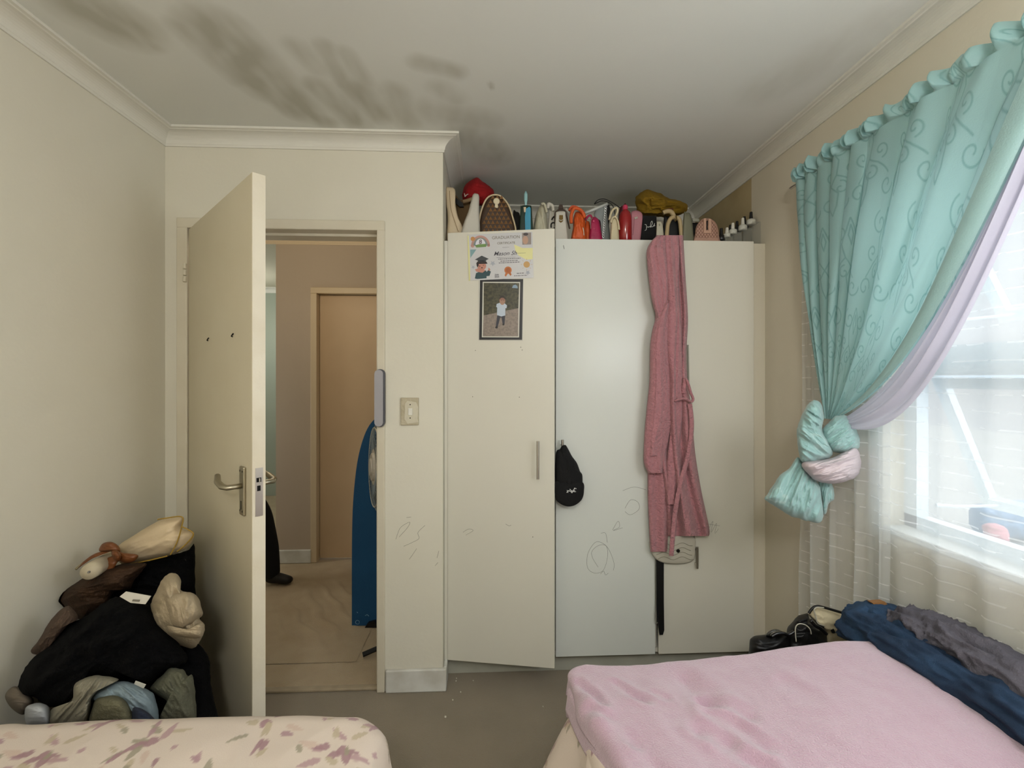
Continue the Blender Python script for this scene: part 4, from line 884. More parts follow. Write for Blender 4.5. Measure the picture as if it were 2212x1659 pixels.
b = nb(); loft(b, [(968, 1391, 1433), (1000, 1391, 1433), (1022, 1400, 1431)], YW-.062, .030, lambda s, t: .004*math.sin(s*9), 30, 40); obj('cuff', b, RB, sl, smooth=True)
b = nb(); loft(b, [(509, 1440, 1466), (560, 1444, 1468), (620, 1443, 1466), (700, 1447, 1472), (800, 1452, 1474), (900, 1450, 1474), (1000, 1440, 1464), (1090, 1440, 1460)], YW-.058, .016, fold(1.2, .005, 9), 120, 30); obj('lapel', b, RB, rb, smooth=True)
def ribbon(bm, pts, w_, t_, n=60, closed=False): tube(bm, cat([at(*p) for p in pts], n, closed), w_, 8, closed, flat=t_); return bm
yb_ = YW-.095
b = nb(); ribbon(b, [(1457, 866, yb_), (1470, 862, yb_-.01), (1482, 862, yb_-.01), (1492, 868, yb_), (1497, 862, yb_), (1492, 848, yb_), (1486, 828, yb_), (1480, 820, yb_+.01), (1476, 850, yb_+.02)], .010, .6); obj('belt_loop', b, RB, rb, smooth=True)
b = nb(); ribbon(b, [(1490, 872, yb_), (1494, 920, yb_), (1487, 980, yb_), (1470, 1045, yb_), (1458, 1110, yb_), (1450, 1200, yb_+.01)], .011, .5); obj('belt_tail', b, RB, rb, smooth=True)
# white quilted bag hanging behind the robe
qb = thing('shoulder_bag', at(1457, 1218, YW-.03), 'white wavy quilted bag hanging below the bathrobe hem', 'handbag')
QW = mat('white_quilted_leather', 'b5b0a2', .45)
def seg_bag():
    b = nb(); O = [(1405, 1165), (1450, 1150), (1498, 1160), (1502, 1185), (1499, 1208), (1485, 1216), (1455, 1218), (1425, 1213), (1408, 1195)]
    lump(b, O, YW-.019, .015, pw=4, K=20, n=90); return b
obj('body', seg_bag(), QW, qb, smooth=True)
for k in range(4): tb('quilt_seam', qb, [(x, 1176+k*10+3.2*math.sin((x-1405)*.16)) for x in range(1412+k*3, 1499, 7)], YW-.0345, .0014, mat('quilt_seam', '8f8a7a'), 50)
b = nb(); c0 = at(1465, 1190, YW-.036); lathe(b, [(.004, -.002), (.0085, -.001), (.0085, .003)], c0, 18, 'y'); obj('stud', b, mat('dark_stud', '2c2a25', .3, metal=.7), qb)
tb('strap', qb, [(1486, 745), (1487, 800), (1489, 900), (1497, 1050), (1500, 1165)], YW-.010, .004, mat('grey_strap', '8e8b80'), 40)
bs = thing('belt', at(1425, 1370, YW-.02), 'black strap hanging in the gap between the middle and right wardrobe doors', 'belt')
b = nb(); ext(b, [at(x, y, YW-.012) for x, y in ((1417, 1200), (1433, 1205), (1433, 1300), (1434, 1360), (1431, 1370), (1424, 1370), (1421, 1350), (1418, 1300))], (0, -.006, 0)); obj('strap', b, BLACK, bs)
tb('grey_cord', bs, [(1416, 1210), (1417, 1290), (1415, 1335), (1418, 1346), (1422, 1342)], YW-.010, .002, mat('grey_cord', '77766c'), 30)
# black cap on the handle of the middle door
cp = thing('cap', at(1228, 1092, YW-.05), 'black cap with white monogram hanging from the middle wardrobe door handle', 'cap')
C7 = lambda X, Y: (1140+X/4.61, 920+Y/4.61)
VB = mat('black_cap_cloth', '0a0a0b', .9, bump=(250, .3))
b = nb(); lump(b, [C7(*p) for p in ((340, 200), (375, 190), (400, 225), (440, 300), (490, 370), (520, 450), (545, 500), (530, 640), (420, 690), (290, 640), (272, 520), (275, 330), (288, 250), (320, 230))], YW-.045, .038, fold=.006, freq=.05, ang=R(80), K=26, n=100); obj('crown', b, VB, cp, smooth=True)
b = nb(); lump(b, [C7(*p) for p in ((272, 560), (400, 540), (545, 560), (560, 650), (540, 730), (480, 785), (410, 803), (340, 785), (285, 740), (270, 680))], YW-.072, .016, K=20, n=80, pw=3); obj('brim', b, VB, cp, smooth=True)
lg = nb()
for pts, w_ in (([(388, 665), (400, 650), (415, 645)], .0016), ([(392, 640), (402, 665)], .0014), ([(418, 630), (432, 645), (440, 668)], .0018), ([(440, 668), (455, 640), (470, 618)], .0016), ([(455, 655), (480, 655)], .0014), ([(462, 620), (485, 625)], .0014), ([(432, 645), (455, 650), (470, 640)], .0014), ([(405, 648), (425, 652), (440, 668)], .0014)):
    tube(lg, cat([at(*C7(*p), YW-.0895) for p in pts], 12, False), w_, 6)
obj('monogram', lg, mat('white_embroidery', 'd5d5d2', .6), cp)

# ============================================================ BEDS
def cover(x0, x1, y0, y1, z, r, drop, flare, nu, nv, bump, over=(1, 1, 1, 1), rc=.06, zf=None):
    """cloth lying on a bed and rolling over its edges; returns mesh and flat cloth coordinates. over = hang at x0,x1,y0,y1"""
    a0 = x0-(drop if over[0] else 0); a1 = x1+(drop if over[1] else 0); b0 = y0-(drop if over[2] else 0); b1 = y1+(drop if over[3] else 0); UV = []
    def fn(u, v):
        a = a0+(a1-a0)*u; c = b0+(b1-b0)*v; UV.append((a, c))
        ix0, ix1, iy0, iy1 = x0+rc, x1-rc, y0+rc, y1-rc
        dx = a-ix1 if a > ix1 else (a-ix0 if a < ix0 else 0); dy = c-iy1 if c > iy1 else (c-iy0 if c < iy0 else 0)
        d = math.hypot(dx, dy); bx_, by_ = min(max(a, ix0), ix1), min(max(c, iy0), iy1)
        if d < 1e-9: p = Vector((a, c, z)); n_ = Vector((0, 0, 1))
        else:
            ux, uy = dx/d, dy/d; fl = rc-r
            if d < fl: p = Vector((bx_+dx, by_+dy, z)); n_ = Vector((0, 0, 1))
            else:
                e = d-fl; th = min(e/r, math.pi/2*.93); h = fl+r*math.sin(th); zz_ = z-r*(1-math.cos(th)); rest = max(0, e-r*math.pi/2*.93)
                h += rest*flare; zz_ -= rest*math.sqrt(max(0, 1-flare*flare)); p = Vector((bx_+ux*h, by_+uy*h, zz_)); n_ = Vector((ux*math.sin(th), uy*math.sin(th), math.cos(th)))
        p += n_*bump(a, c)
        if zf: p.z += zf(a, c)
        return p
    me = gridmesh('cover', fn, nu, nv); return me, np.array(UV)
def floral(U, V, seed, dens=1.0):
    """cream cloth with sprays of mauve and grey green leaves"""
    rnd = random.Random(seed); base = np.array(lin('cfc1b4')[:3]); col = np.tile(base, (len(U), 1)); tw, th = .62, .50; x = U % tw; y = V % th
    pal = [lin('ae9092')[:3], lin('9a927f')[:3], lin('a5868b')[:3], lin('c6b0a2')[:3], lin('b5a78f')[:3], lin('9d7c82')[:3]]
    pet = []
    for c in [(.10, .10), (.36, .13), (.55, .30), (.22, .32), (.42, .42), (.05, .40), (.30, .02), (.50, .05)]:
        n = rnd.randint(9, 14)
        pet.append((c[0], c[1], 0, .013, .011, pal[5]))
        for k in range(n):
            a = rnd.uniform(0, 6.28); rr = rnd.uniform(.02, .085); pet.append((c[0]+rr*math.cos(a), c[1]+rr*math.sin(a), a+rnd.uniform(-.5, .5), rnd.uniform(.012, .026), rnd.uniform(.004, .008), rnd.choice(pal)))
    for k in range(60): pet.append((rnd.uniform(0, tw), rnd.uniform(0, th), rnd.uniform(0, 6), rnd.uniform(.006, .016), rnd.uniform(.003, .006), rnd.choice(pal)))
    for (cx, cy, a, l, w_, c) in pet:
        dx = (x-cx+tw/2) % tw-tw/2; dy = (y-cy+th/2) % th-th/2; p = dx*math.cos(a)+dy*math.sin(a); q = -dx*math.sin(a)+dy*math.cos(a)
        d = (p/l)**2+(q/(w_*(1.2-.5*np.clip(p/l, -1, 1))))**2; m = np.clip((1.15-d)*5, 0, .9)[:, None]; col = col*(1-m)+np.array(c)*m
    return col
FLO = mat('floral_cotton', 'd9cbb4', .85, attr='pattern', bump=(300, .12))
# left bed
bed = thing('bed', (-.85, .3, 0), 'single bed in the left foreground under the floral duvet', 'bed')
b = nb(); box(b, (-1.38, -.75, .08), (-.30, 1.08, .50), .03, 3); obj('mattress', b, mat('mattress_ticking', 'c9c2b2', .9), bed)
b = nb(); box(b, (-1.37, -.74, .04), (-.31, 1.06, .08)); obj('base', b, mat('dark_base', '3a342c', .7), bed)
b = nb(); [box(b, (x, y, 0), (x+.05, y+.05, .04)) for x in (-1.36, -.37) for y in (-.7, .98)]; obj('feet', b, BLACK, bed)
dz = lambda a, c: .008*nz(a*5, c*6, 1)+.004*ridge(a*7, c*5, 2)
me, UV = cover(-1.392, -.235, -.8, 1.165, .585, .07, .30, .12, 620, 420, dz, (0, 1, 0, 1), rc=.10, zf=lambda a, c: .008*math.sin((a+1.4)*2.3)-.03*max(0, (a+.50))**1*1.0)
setcol(me, floral(UV[:, 0], UV[:, 1], 4)); o = obj('duvet', me, FLO, None, smooth=True, loc=(-.85, .3, .5), keep=True); tag(o, 'cream duvet with mauve floral sprays covering the left bed', 'duvet'); solid(o, .012)
# right bed
bed = thing('bed', (.75, .3, 0), 'single bed in the right foreground under the pink blanket, beside the window', 'bed')
b = nb(); box(b, (.27, -.75, .06), (1.24, 1.20, .54), .03, 3); obj('mattress', b, MC['mattress_ticking'], bed)
b = nb(); [box(b, (x, y, 0), (x+.05, y+.05, .06)) for x in (.30, 1.15) for y in (-.7, 1.10)]; obj('feet', b, BLACK, bed)
me, UV = cover(.225, 1.262, -.78, 1.245, .558, .04, .50, .42, 420, 620, lambda a, c: .006*nz(a*4, c*4, 3)+(.012*math.sin(c*21+2*nz(c*3, a*2)) if a < .2 else 0), (1, 0, 0, 1), rc=.06)
setcol(me, floral(UV[:, 0]*1.1, UV[:, 1]*1.1, 9)); o = obj('bedspread', me, FLO, bed, smooth=True, keep=True); solid(o, .006); o['label'] = 'cream floral bedspread hanging over the bed side'
# pink blanket
BZ = .592
def wz(px, py): v = atz(px, py, BZ+.01); return (v.x, v.y)
cre = []
for pts, dep, w_ in (([(1318, 1478), (1345, 1500), (1372, 1515)], .010, .010), ([(1400, 1500), (1420, 1510)], .006, .008), ([(1462, 1470), (1485, 1490), (1500, 1505)], .018, .028), ([(1500, 1515), (1570, 1530), (1600, 1552)], .009, .012),
      ([(1510, 1545), (1570, 1575), (1625, 1615)], .010, .013), ([(1480, 1580), (1540, 1600)], .010, .015), ([(1530, 1615), (1570, 1635), (1620, 1655)], .012, .014), ([(1690, 1490), (1740, 1525)], .005, .018), ([(1320, 1560), (1345, 1600), (1360, 1659)], .012, .025),
      ([(1235, 1470), (1265, 1500), (1275, 1520)], .010, .010), ([(1250, 1535), (1300, 1570), (1318, 1600)], .009, .012)):
    W_ = [wz(*p) for p in pts]
    cre.append((list(zip(W_, W_[1:])), dep, w_*1.5))
def bz(a, c):
    h = .014*nz(a*3.2, c*3.2, 6)+.006*ridge(a*4+c*3, c*7-a*4, 2)*max(0, 1-a*.9)+(.012*math.sin(c*19+3*nz(c*3, 1))*max(0, 1-(a-.17)/.09) if a < .26 else 0)+.0016*nz(a*28, c*28, 4)
    for segs, dep, w_ in cre:
        d = 9
        for p, q in segs:
            dx, dy = q[0]-p[0], q[1]-p[1]; L2 = dx*dx+dy*dy+1e-9; t = max(0, min(1, ((a-p[0])*dx+(c-p[1])*dy)/L2)); d = min(d, math.hypot(a-p[0]-t*dx, c-p[1]-t*dy)/w_)
        if d < 3: h += dep*(.75+.9*nz(a*16, c*16, dep*300))*(-math.exp(-d*d*1.4)*.75+.35*math.exp(-(d-1.6)**2*1.8))*1.15
    return h
def bzz(a, c):
    return .055*max(0, min(1, (a-.5)/.5))*max(0, min(1, (c-.7)/.5))+.006
PB = mat('pink_fleece_blanket', 'b393a3', .95, bump=(300, .55), var=(14, .3), c2='a98496', sheen=.6)
me, UV = cover(.195, 1.20, -.8, 1.275, BZ, .022, .035, .05, 330, 620, bz, (1, 0, 0, 1), rc=.05, zf=bzz)
def slant(me):
    for v in me.vertices: v.co.x += .20*max(0, min(.6, 1.27-v.co.y))*max(0, 1-(v.co.x-.19)/.7)
slant(me)
o = obj('blanket', me, PB, None, smooth=True, loc=(.7, .3, BZ), keep=True); solid(o, .018); tag(o, 'dusty pink fleece blanket spread over the right bed', 'blanket')
# folded under-layer along the left edge
me, UV = cover(.190, .60, -.6, 1.262, BZ-.024, .02, .05, .12, 100, 400, lambda a, c: .005*math.sin(c*13)+.003*nz(c*9, a*9), (1, 0, 0, 1), rc=.05); slant(me)
o = obj('blanket_fold', me, PB, bpy.data.objects['blanket'], smooth=True, keep=True); solid(o, .014)

# ---- generic cloth bodies
def sweep(bm, path, ra, rb_, n=40, m=80, fold=.0, ff=5, seed=0):
    q = cat(path, m, False); G = []
    for i, p in enumerate(q):
        t = (q[min(i+1, m-1)]-q[max(i-1, 0)]).normalized(); a = t.cross(Vector((0, 0, 1))).normalized(); c = a.cross(t); f = i/(m-1)
        A = ra(f) if callable(ra) else ra; B = rb_(f) if callable(rb_) else rb_; row = []
        for k in range(n):
            th = 2*math.pi*k/n; cs, sn = math.cos(th), math.sin(th); d = fold*(ridge(cs*1.5+seed, sn*1.5+f, f*ff*.45)+.45*ridge(cs*3.1, sn*3.1+seed, f*ff)+.2*ridge(cs*6, sn*6, f*ff*2+seed)) if fold else 0
            row.append(bm.verts.new(p+a*(cs*(A+d))+c*((abs(sn)**.8*(1 if sn > 0 else -1))*(B+d*(.4 if sn < 0 else 1)))))
        G.append(row)
    for A, B in zip(G, G[1:]):
        for k in range(n): bm.faces.new((A[k], A[(k+1) % n], B[(k+1) % n], B[k]))
    bm.faces.new(G[0]); bm.faces.new(G[-1][::-1]); return bm
DN = mat('blue_denim', '14283f', .85, bump=(420, .4), var=(9, .6), c2='2d4c6c')
jn = thing('jeans', (1.16, 1.2, .62), 'blue jeans laid along the window side of the right bed', 'jeans')
b = nb(); sweep(b, [(1.125, 1.37, .628), (1.125, 1.30, .645), (1.135, 1.20, .652), (1.155, 1.05, .655), (1.16, .90, .655), (1.15, .6, .65)], lambda f: .058-.008*f, lambda f: .036, 72, 180, .014, 7, 1); obj('leg', b, DN, jn, smooth=True)
b = nb(); sweep(b, [(1.165, 1.40, .632), (1.175, 1.32, .650), (1.195, 1.20, .664), (1.21, 1.05, .664), (1.21, .90, .66), (1.20, .6, .66)], lambda f: .055-.006*f, lambda f: .042, 72, 180, .014, 7, 5); obj('leg', b, DN, jn, smooth=True)
b = nb(); lump(b, [(1817, 1345), (1822, 1320), (1850, 1306), (1885, 1301), (1930, 1305), (1965, 1325), (1940, 1352), (1890, 1352), (1860, 1368), (1832, 1372), (1818, 1355)], 1.40, .055, fold=.008, freq=.04, ang=R(20), K=24, n=90); obj('waist', b, DN, jn, smooth=True)
b = nb(); ext(b, [at(x, y, 1.352) for x, y in ((1884, 1302), (1912, 1300), (1925, 1314), (1898, 1316))], (0, .02, -.002)); obj('leather_patch', b, mat('tan_leather_patch', '8b6238', .6), jn)
DS = mat('pale_denim_stitch', '6f8fae', .8)
q = cat([at(1868, 1348, 1.30), at(1960, 1380, 1.16), at(2050, 1440, 1.04), at(2200, 1530, .93)], 40, False)
gy = thing('trousers', (1.22, 1.1, .7), 'charcoal grey crumpled trousers thrown over the jeans against the net curtain', 'trousers')
b = nb(); sweep(b, [(1.198, 1.29, .68), (1.203, 1.20, .700), (1.204, 1.10, .702), (1.205, .95, .698), (1.205, .65, .69)], lambda f: .038+.02*min(1, f*3)-.02*f, lambda f: .030, 72, 200, .016, 9, 7); obj('body', b, mat('charcoal_cloth', '55525a', .9, bump=(250, .4), var=(14, .4), c2='3d3b42'), gy, smooth=True)

# ============================================================ black bags and shoes at the foot of the right bed
st = thing('bedside_box', (.98, 1.56, 0), 'plain low box behind the right bed, mostly hidden under the black bags', 'box')
b = nb(); box(b, (.74, 1.40, 0), (1.22, 1.70, .30), .01); obj('body', b, mat('brown_card', '6a5840', .8), st)
b = nb(); box(b, (.735, 1.395, .292), (1.225, 1.705, .312), .004); obj('lid', b, mat('brown_card_lid', '75624a', .8), st)
SY = lambda X, Y: (1610+X/7.373, 1245+Y/7.373)
SX = lambda X, Y: (1600+X/2.967, 1100+Y/2.967)
def pile(name, outl, Y, T, m, label, cat_, zb=.314, **k):
    c = at(sum(p[0] for p in outl)/len(outl), outl[0][1], Y); t = thing(name, (c.x, Y, zb), label, cat_); b = nb(); lump(b, outl, Y, T, **k); obj('body', b, m, t, smooth=True); return t
GB = mat('glossy_black', '08080a', .3, spec=.6)
t = pile('shoe', [SX(*p) for p in ((55, 880), (75, 820), (140, 805), (230, 800), (320, 810), (330, 950), (330, 1160), (60, 1160))], 1.56, .06, BLACK, 'flat black shoe at the left of the black heap beyond the pink blanket', 'shoe', fold=.006, freq=.05, pw=3)
tb('strap', t, [SY(420, 960), SY(500, 915), SY(600, 910), SY(690, 930), SY(780, 880)], 1.49, .006, GB, 24)
t = pile('sunglasses', [SY(*p) for p in ((330, 950), (370, 870), (460, 838), (550, 855), (600, 900), (480, 960))], 1.53, .02, mat('smoky_lens', '3d3d38', .15, spec=.8), 'smoky round lens of sunglasses resting on the black shoe', 'sunglasses', pw=3)
tb('rim', t, [SY(400, 950), SY(450, 900), SY(530, 885), SY(600, 890)], 1.505, .0025, CHROME, 20)
t = pile('handbag', [SY(*p) for p in ((650, 910), (740, 740), (830, 640), (920, 605), (1000, 600), (1040, 700), (1180, 810), (1300, 940), (1300, 1500), (650, 1500))], 1.58, .07, BLACK, 'black leather handbag with thin white looped strap, beyond the pink blanket', 'handbag', fold=.012, freq=.05, pw=2.6)
tb('loop', t, [SY(*p) for p in ((810, 1040), (795, 880), (810, 790), (870, 755), (960, 775), (1030, 840), (1050, 920))], 1.485, .0016, mat('white_cord', 'b9b5a5', .5), 40); tb('loop', t, [SY(*p) for p in ((1040, 700), (1110, 780), (1210, 840), (1290, 920))], 1.485, .006, GB, 24)
t = pile('tote_bag', [SY(*p) for p in ((1005, 600), (1100, 500), (1250, 505), (1560, 600), (1600, 700), (1620, 930), (1620, 1500), (1290, 1500), (1270, 920), (1140, 760))], 1.61, .045, mat('beige_canvas', 'd0c3a2', .7, bump=(100, .2)), 'cream tote with black piping standing against the wall behind black bag', 'tote bag', fold=.008, freq=.04, pw=3)
tb('piping', t, [SY(*p) for p in ((1010, 590), (1060, 520), (1130, 478), (1230, 490), (1560, 585))], 1.56, .0045, BLACK, 40); tb('piping', t, [SY(*p) for p in ((1030, 690), (1140, 780), (1250, 810))], 1.56, .003, BLACK, 20)
tb('lining', t, [SY(*p) for p in ((1120, 620), (1095, 540), (1140, 495), (1250, 500))], 1.555, .0022, mat('white_cord', 'b9b5a5'), 20); tb('lining', t, [SY(*p) for p in ((1120, 620), (1150, 740), (1260, 790))], 1.555, .002, mat('white_cord', 'b9b5a5'), 20)
patch('buckle', t, [SY(1345, 840), SY(1390, 825), SY(1415, 890), SY(1375, 895)], 1.558, BLACK, .006)

# ============================================================ CLOTHES HEAP behind the door
ZX = lambda X, Y: (X/3.3187, 1080+Y/3.3187)
def keepin(bm):
    for v in bm.verts:
        for _ in range(2):
            if v.co.x < XL+.012: v.co = CAM+(v.co-CAM)*((XL+.012)/v.co.x)
            d = (v.co-DP(0, -.012, 0)).dot(nv_)
            if d > 0: r_ = (v.co-CAM); v.co = CAM+r_*(1-d/max(1e-6, r_.dot(nv_)))
            if v.co.y > YB-.03: v.co = CAM+(v.co-CAM)*((YB-.03)/v.co.y)
def garment(name, pts, Y, T, m, label, cat_, fold=.015, freq=.03, ang=0, aniso=.3, seed=1, tilt=0, pw=2.6, K=34, n=130):
    O = [ZX(*p) for p in pts]; b = nb(); lump(b, O, Y, T, fold=fold, freq=freq, ang=R(ang), aniso=aniso, seed=seed, tilt=tilt, pw=pw, K=K, n=n); keepin(b)
    c = sum((v.co for v in b.verts), Vector((0, 0, 0)))/len(b.verts); zl = min(v.co.z for v in b.verts)
    t = thing(name, (c.x, c.y, zl), label, cat_); obj('cloth', b, m, t, smooth=True); return t
lb_ = thing('laundry_basket', (-1.17, 1.45, 0), 'laundry basket behind the left bed, hidden under the clothes heap', 'laundry basket')
b = nb(); box(b, (-1.37, 1.25, 0), (-1.05, 1.60, .34), .04, 3); obj('body', b, mat('wicker', '5a4b33', .9, bump=(60, .6)), lb_)
BKC = lambda n_: mat(n_, '060607', .95, bump=(160, .4), spec=.1)
garment('coat', [(430, 1900), (600, 1300), (900, 1150), (1150, 1050), (1350, 1000), (1480, 1100), (1510, 1300), (1500, 1900)], 1.50, .08, BKC('black_wool_dark'), 'long black garment hanging down at the right of the heap beside the door', 'coat', tilt=.08, fold=.02)
garment('clothing', [(850, 470), (1050, 440), (1200, 400), (1350, 360), (1395, 330), (1400, 640), (1440, 850), (1300, 1000), (900, 900), (760, 700)], 1.74, .09, BKC('black_cotton'), 'black folded clothing under the bouquet at the back of the heap', 'clothing', tilt=.05, fold=.02, seed=4)
BRF = mat('brown_velvet', '3d2a1b', .7, bump=(120, .5), var=(12, .6), c2='1a1009', spec=.2)
garment('jacket', [(480, 640), (600, 560), (760, 480), (1000, 450), (1050, 470), (960, 580), (930, 640), (820, 660), (760, 760), (620, 840), (560, 850), (440, 760), (430, 700)], 1.62, .08, BRF, 'dark brown velvety jacket draped on the heap just below the bouquet', 'jacket', fold=.022, freq=.028, ang=-10, aniso=.35, seed=3)
garment('sleeve', [(225, 1080), (280, 1000), (350, 880), (420, 800), (500, 760), (560, 850), (500, 880), (420, 980), (340, 1080), (280, 1110)], 1.42, .035, mat('brown_grey_knit', '4a3a2e', .9, bump=(150, .5)), 'brown sleeve hanging down the left slope of the heap against the wall', 'sleeve', fold=.012, freq=.04, ang=-55, seed=5)
BLK = garment('coat', [(135, 1400), (140, 1280), (240, 1130), (380, 1010), (500, 890), (620, 830), (740, 740), (880, 690), (1050, 720), (1150, 850), (1300, 1060), (1350, 1150), (1180, 1240), (1080, 1330), (950, 1250), (840, 1290), (680, 1270), (560, 1330), (520, 1420), (440, 1480), (340, 1480), (290, 1450), (220, 1410)], 1.42, .13, BKC('black_wool'), 'big black wool coat sprawled over the middle of the clothes heap', 'coat', fold=.03, freq=.018, ang=-35, aniso=.4, seed=8, tilt=.05, n=180)
def gp(name, parent, pts, Y, m): 
    b = nb(); ext(b, [at(*ZX(*p), Y) for p in pts], (0, -.002, 0)); return obj(name, b, m, parent)
tg = mat('white_tag', 'c2beb2', .6); gp('care_tag', BLK, [(862, 690), (905, 655), (1085, 688), (1045, 745), (940, 735)], 1.275, tg); gp('printed_code', BLK, [(955, 712), (1005, 716), (1000, 728), (950, 724)], 1.2725, mat('tag_print', '6a665a'))
gp('care_tag', BLK, [(975, 1295), (1048, 1322), (1010, 1385), (943, 1362)], 1.268, tg)
b = nb()
hd = garment('hoodie', [(1160, 570), (1210, 530), (1265, 530), (1298, 580), (1295, 645), (1380, 670), (1420, 700), (1455, 810), (1430, 850), (1468, 900), (1450, 980), (1400, 1058), (1300, 1045), (1180, 1000), (1090, 910), (1068, 800), (1090, 720), (1120, 660)], 1.47, .085, mat('beige_hoodie_cloth', 'a3947a', .9, bump=(160, .35)), 'bundled beige hoodie on the right shoulder of the clothes heap', 'hoodie', fold=.020, freq=.028, ang=65, aniso=.35, seed=11, n=160, K=40)
b.free()
O = [ZX(*p) for p in ((1190, 700), (1290, 660), (1390, 680), (1440, 800), (1400, 870), (1300, 930), (1230, 900), (1200, 820))]; b = nb(); lump(b, O, 1.40, .05, fold=.010, freq=.04, ang=R(75), seed=2, K=26); keepin(b); obj('sleeve', b, MC['beige_hoodie_cloth'], hd, smooth=True)
O = [ZX(*p) for p in ((1200, 900), (1300, 935), (1400, 900), (1440, 880), (1465, 905), (1440, 985), (1330, 985), (1220, 960))]; b = nb(); lump(b, O, 1.39, .035, fold=.006, freq=.05, ang=R(0), seed=5, K=20); keepin(b); obj('hood_edge', b, MC['beige_hoodie_cloth'], hd, smooth=True)
STK = mat('grey_rib_knit', '837e6d', .9, bump=(200, .3))
t = garment('cardigan', [(350, 1620), (370, 1500), (450, 1480), (520, 1430), (530, 1330), (600, 1280), (700, 1258), (845, 1280), (820, 1310), (740, 1340), (660, 1420), (650, 1480), (600, 1620)], 1.27, .05, STK, 'striped grey ribbed cardigan spilling out at the lower left of the heap', 'cardigan', fold=.012, freq=.075, ang=-50, aniso=.12, seed=6, K=40, n=160)
garment('shirt', [(640, 1400), (740, 1330), (860, 1300), (940, 1310), (1060, 1360), (1115, 1420), (1125, 1620), (940, 1620), (860, 1400), (760, 1390), (660, 1440)], 1.285, .05, mat('pale_blue_cotton', '76858c', .85, bump=(160, .3)), 'pale blue shirt at the bottom of the heap above the duvet', 'shirt', fold=.012, freq=.03, ang=40, seed=9)
garment('sweater', [(660, 1620), (665, 1480), (700, 1420), (790, 1395), (870, 1410), (930, 1470), (970, 1620)], 1.25, .06, mat('olive_grey_knit', '5d5a45', .9, bump=(150, .5)), 'rounded olive grey sweater at the bottom centre of the heap', 'sweater', fold=.004, freq=.03, seed=12)
garment('fleece', [(1080, 1340), (1180, 1240), (1220, 1205), (1310, 1215), (1345, 1260), (1385, 1280), (1390, 1620), (1130, 1620), (1200, 1460), (1130, 1400)], 1.36, .06, mat('grey_green_fleece', '5b5b4a', .95, bump=(140, .5)), 'grey green fleece garment at the lower right of the heap', 'fleece', fold=.018, freq=.032, ang=50, seed=14)
garment('clothing', [(960, 1620), (950, 1500), (1000, 1490), (1080, 1540), (1130, 1620)], 1.22, .03, mat('navy_cloth', '1b2233', .9), 'navy garment tip at the very bottom of the heap', 'clothing', fold=.006, seed=2)
garment('cloth', [(40, 1390), (90, 1340), (150, 1350), (240, 1430), (215, 1500), (160, 1540), (90, 1500), (45, 1440)], 1.37, .045, mat('taupe_cloth', '6b6154', .9), 'blurry taupe cloth at the left edge of the heap against the wall', 'cloth', fold=.006, seed=3)
garment('pillow', [(180, 1500), (240, 1460), (310, 1460), (358, 1500), (350, 1620), (200, 1620)], 1.27, .05, mat('white_pillowcase', '9fa2a5', .85), 'white pillow corner at the lower left of the heap above the duvet', 'pillow', fold=.004, seed=4)
# bouquet wrapped in cream paper
bq = thing('bouquet', at(330, 1215, 1.72), 'cream paper wrapped bouquet with gold edging and brown bow on the heap', 'bouquet')
PW = mat('cream_wrap_paper', 'c9b594', .6, bump=(40, .2)); GD = mat('gold_edge', '94762c', .5)
b = nb(); lump(b, [ZX(*p) for p in ((850, 330), (950, 260), (1080, 180), (1180, 135), (1310, 120), (1300, 200), (1390, 240), (1345, 340), (1210, 400), (1060, 435), (900, 465), (840, 420))], 1.70, .07, fold=.007, freq=.03, ang=R(-25), seed=3, K=26, n=100, pw=2.3); keepin(b); obj('wrap_paper', b, PW, bq, smooth=True)
YQ = 1.655
for pts in ([(1130, 140), (1190, 130), (1305, 122), (1300, 200), (1270, 300), (1220, 395)], [(1300, 190), (1385, 240), (1340, 310), (1270, 370)], [(900, 465), (1060, 435), (1200, 402)]): tb('gold_edge', bq, [ZX(*p) for p in pts], YQ-.032, .0022, GD, 40)
b = nb(); q0 = at(*ZX(640, 515), 1.50); q1 = at(*ZX(830, 400), 1.66); tube(b, [q0, q0.lerp(q1, .15), q0.lerp(q1, .6), q1], [.024, .026, .025, .022], 20); obj('stem_wrap', b, mat('white_stem_wrap', 'b3a78e', .6), bq, smooth=True)
b = nb(); d_ = (q0-q1).normalized(); tube(b, [q0+d_*.001, q0+d_*.006], [.004, .003], 10); obj('stem_pin', b, mat('grey_pin', '77736a'), bq)
RBN = mat('brown_satin_ribbon', '6a3d1c', .45, bump=(60, .2))
YR_ = 1.575
for nm, pts, T in (('bow_loop', [(710, 350), (740, 310), (800, 300), (850, 330), (860, 370), (780, 370), (720, 370)], .02), ('bow_loop', [(840, 370), (900, 380), (990, 395), (960, 440), (900, 450), (850, 430)], .02), ('ribbon_tail', [(700, 480), (780, 410), (840, 410), (840, 450), (790, 530), (730, 600), (700, 655), (682, 650), (685, 560)], .012), ('ribbon_tail', [(800, 365), (700, 400), (600, 450), (560, 490), (600, 440), (690, 380)], .008), ('bow_knot', [(800, 370), (840, 360), (870, 400), (850, 440), (810, 420)], .024)):
    b = nb(); lump(b, [ZX(*p) for p in pts], YR_-(.02 if nm == 'bow_knot' else 0), T, fold=.003, freq=.08, K=14, n=50); obj(nm, b, RBN, bq, smooth=True)
tb('thin_twig', bq, [ZX(545, 495), ZX(600, 450), ZX(680, 400)], YR_+.02, .004, mat('pale_twig', '8d8368'), 12)

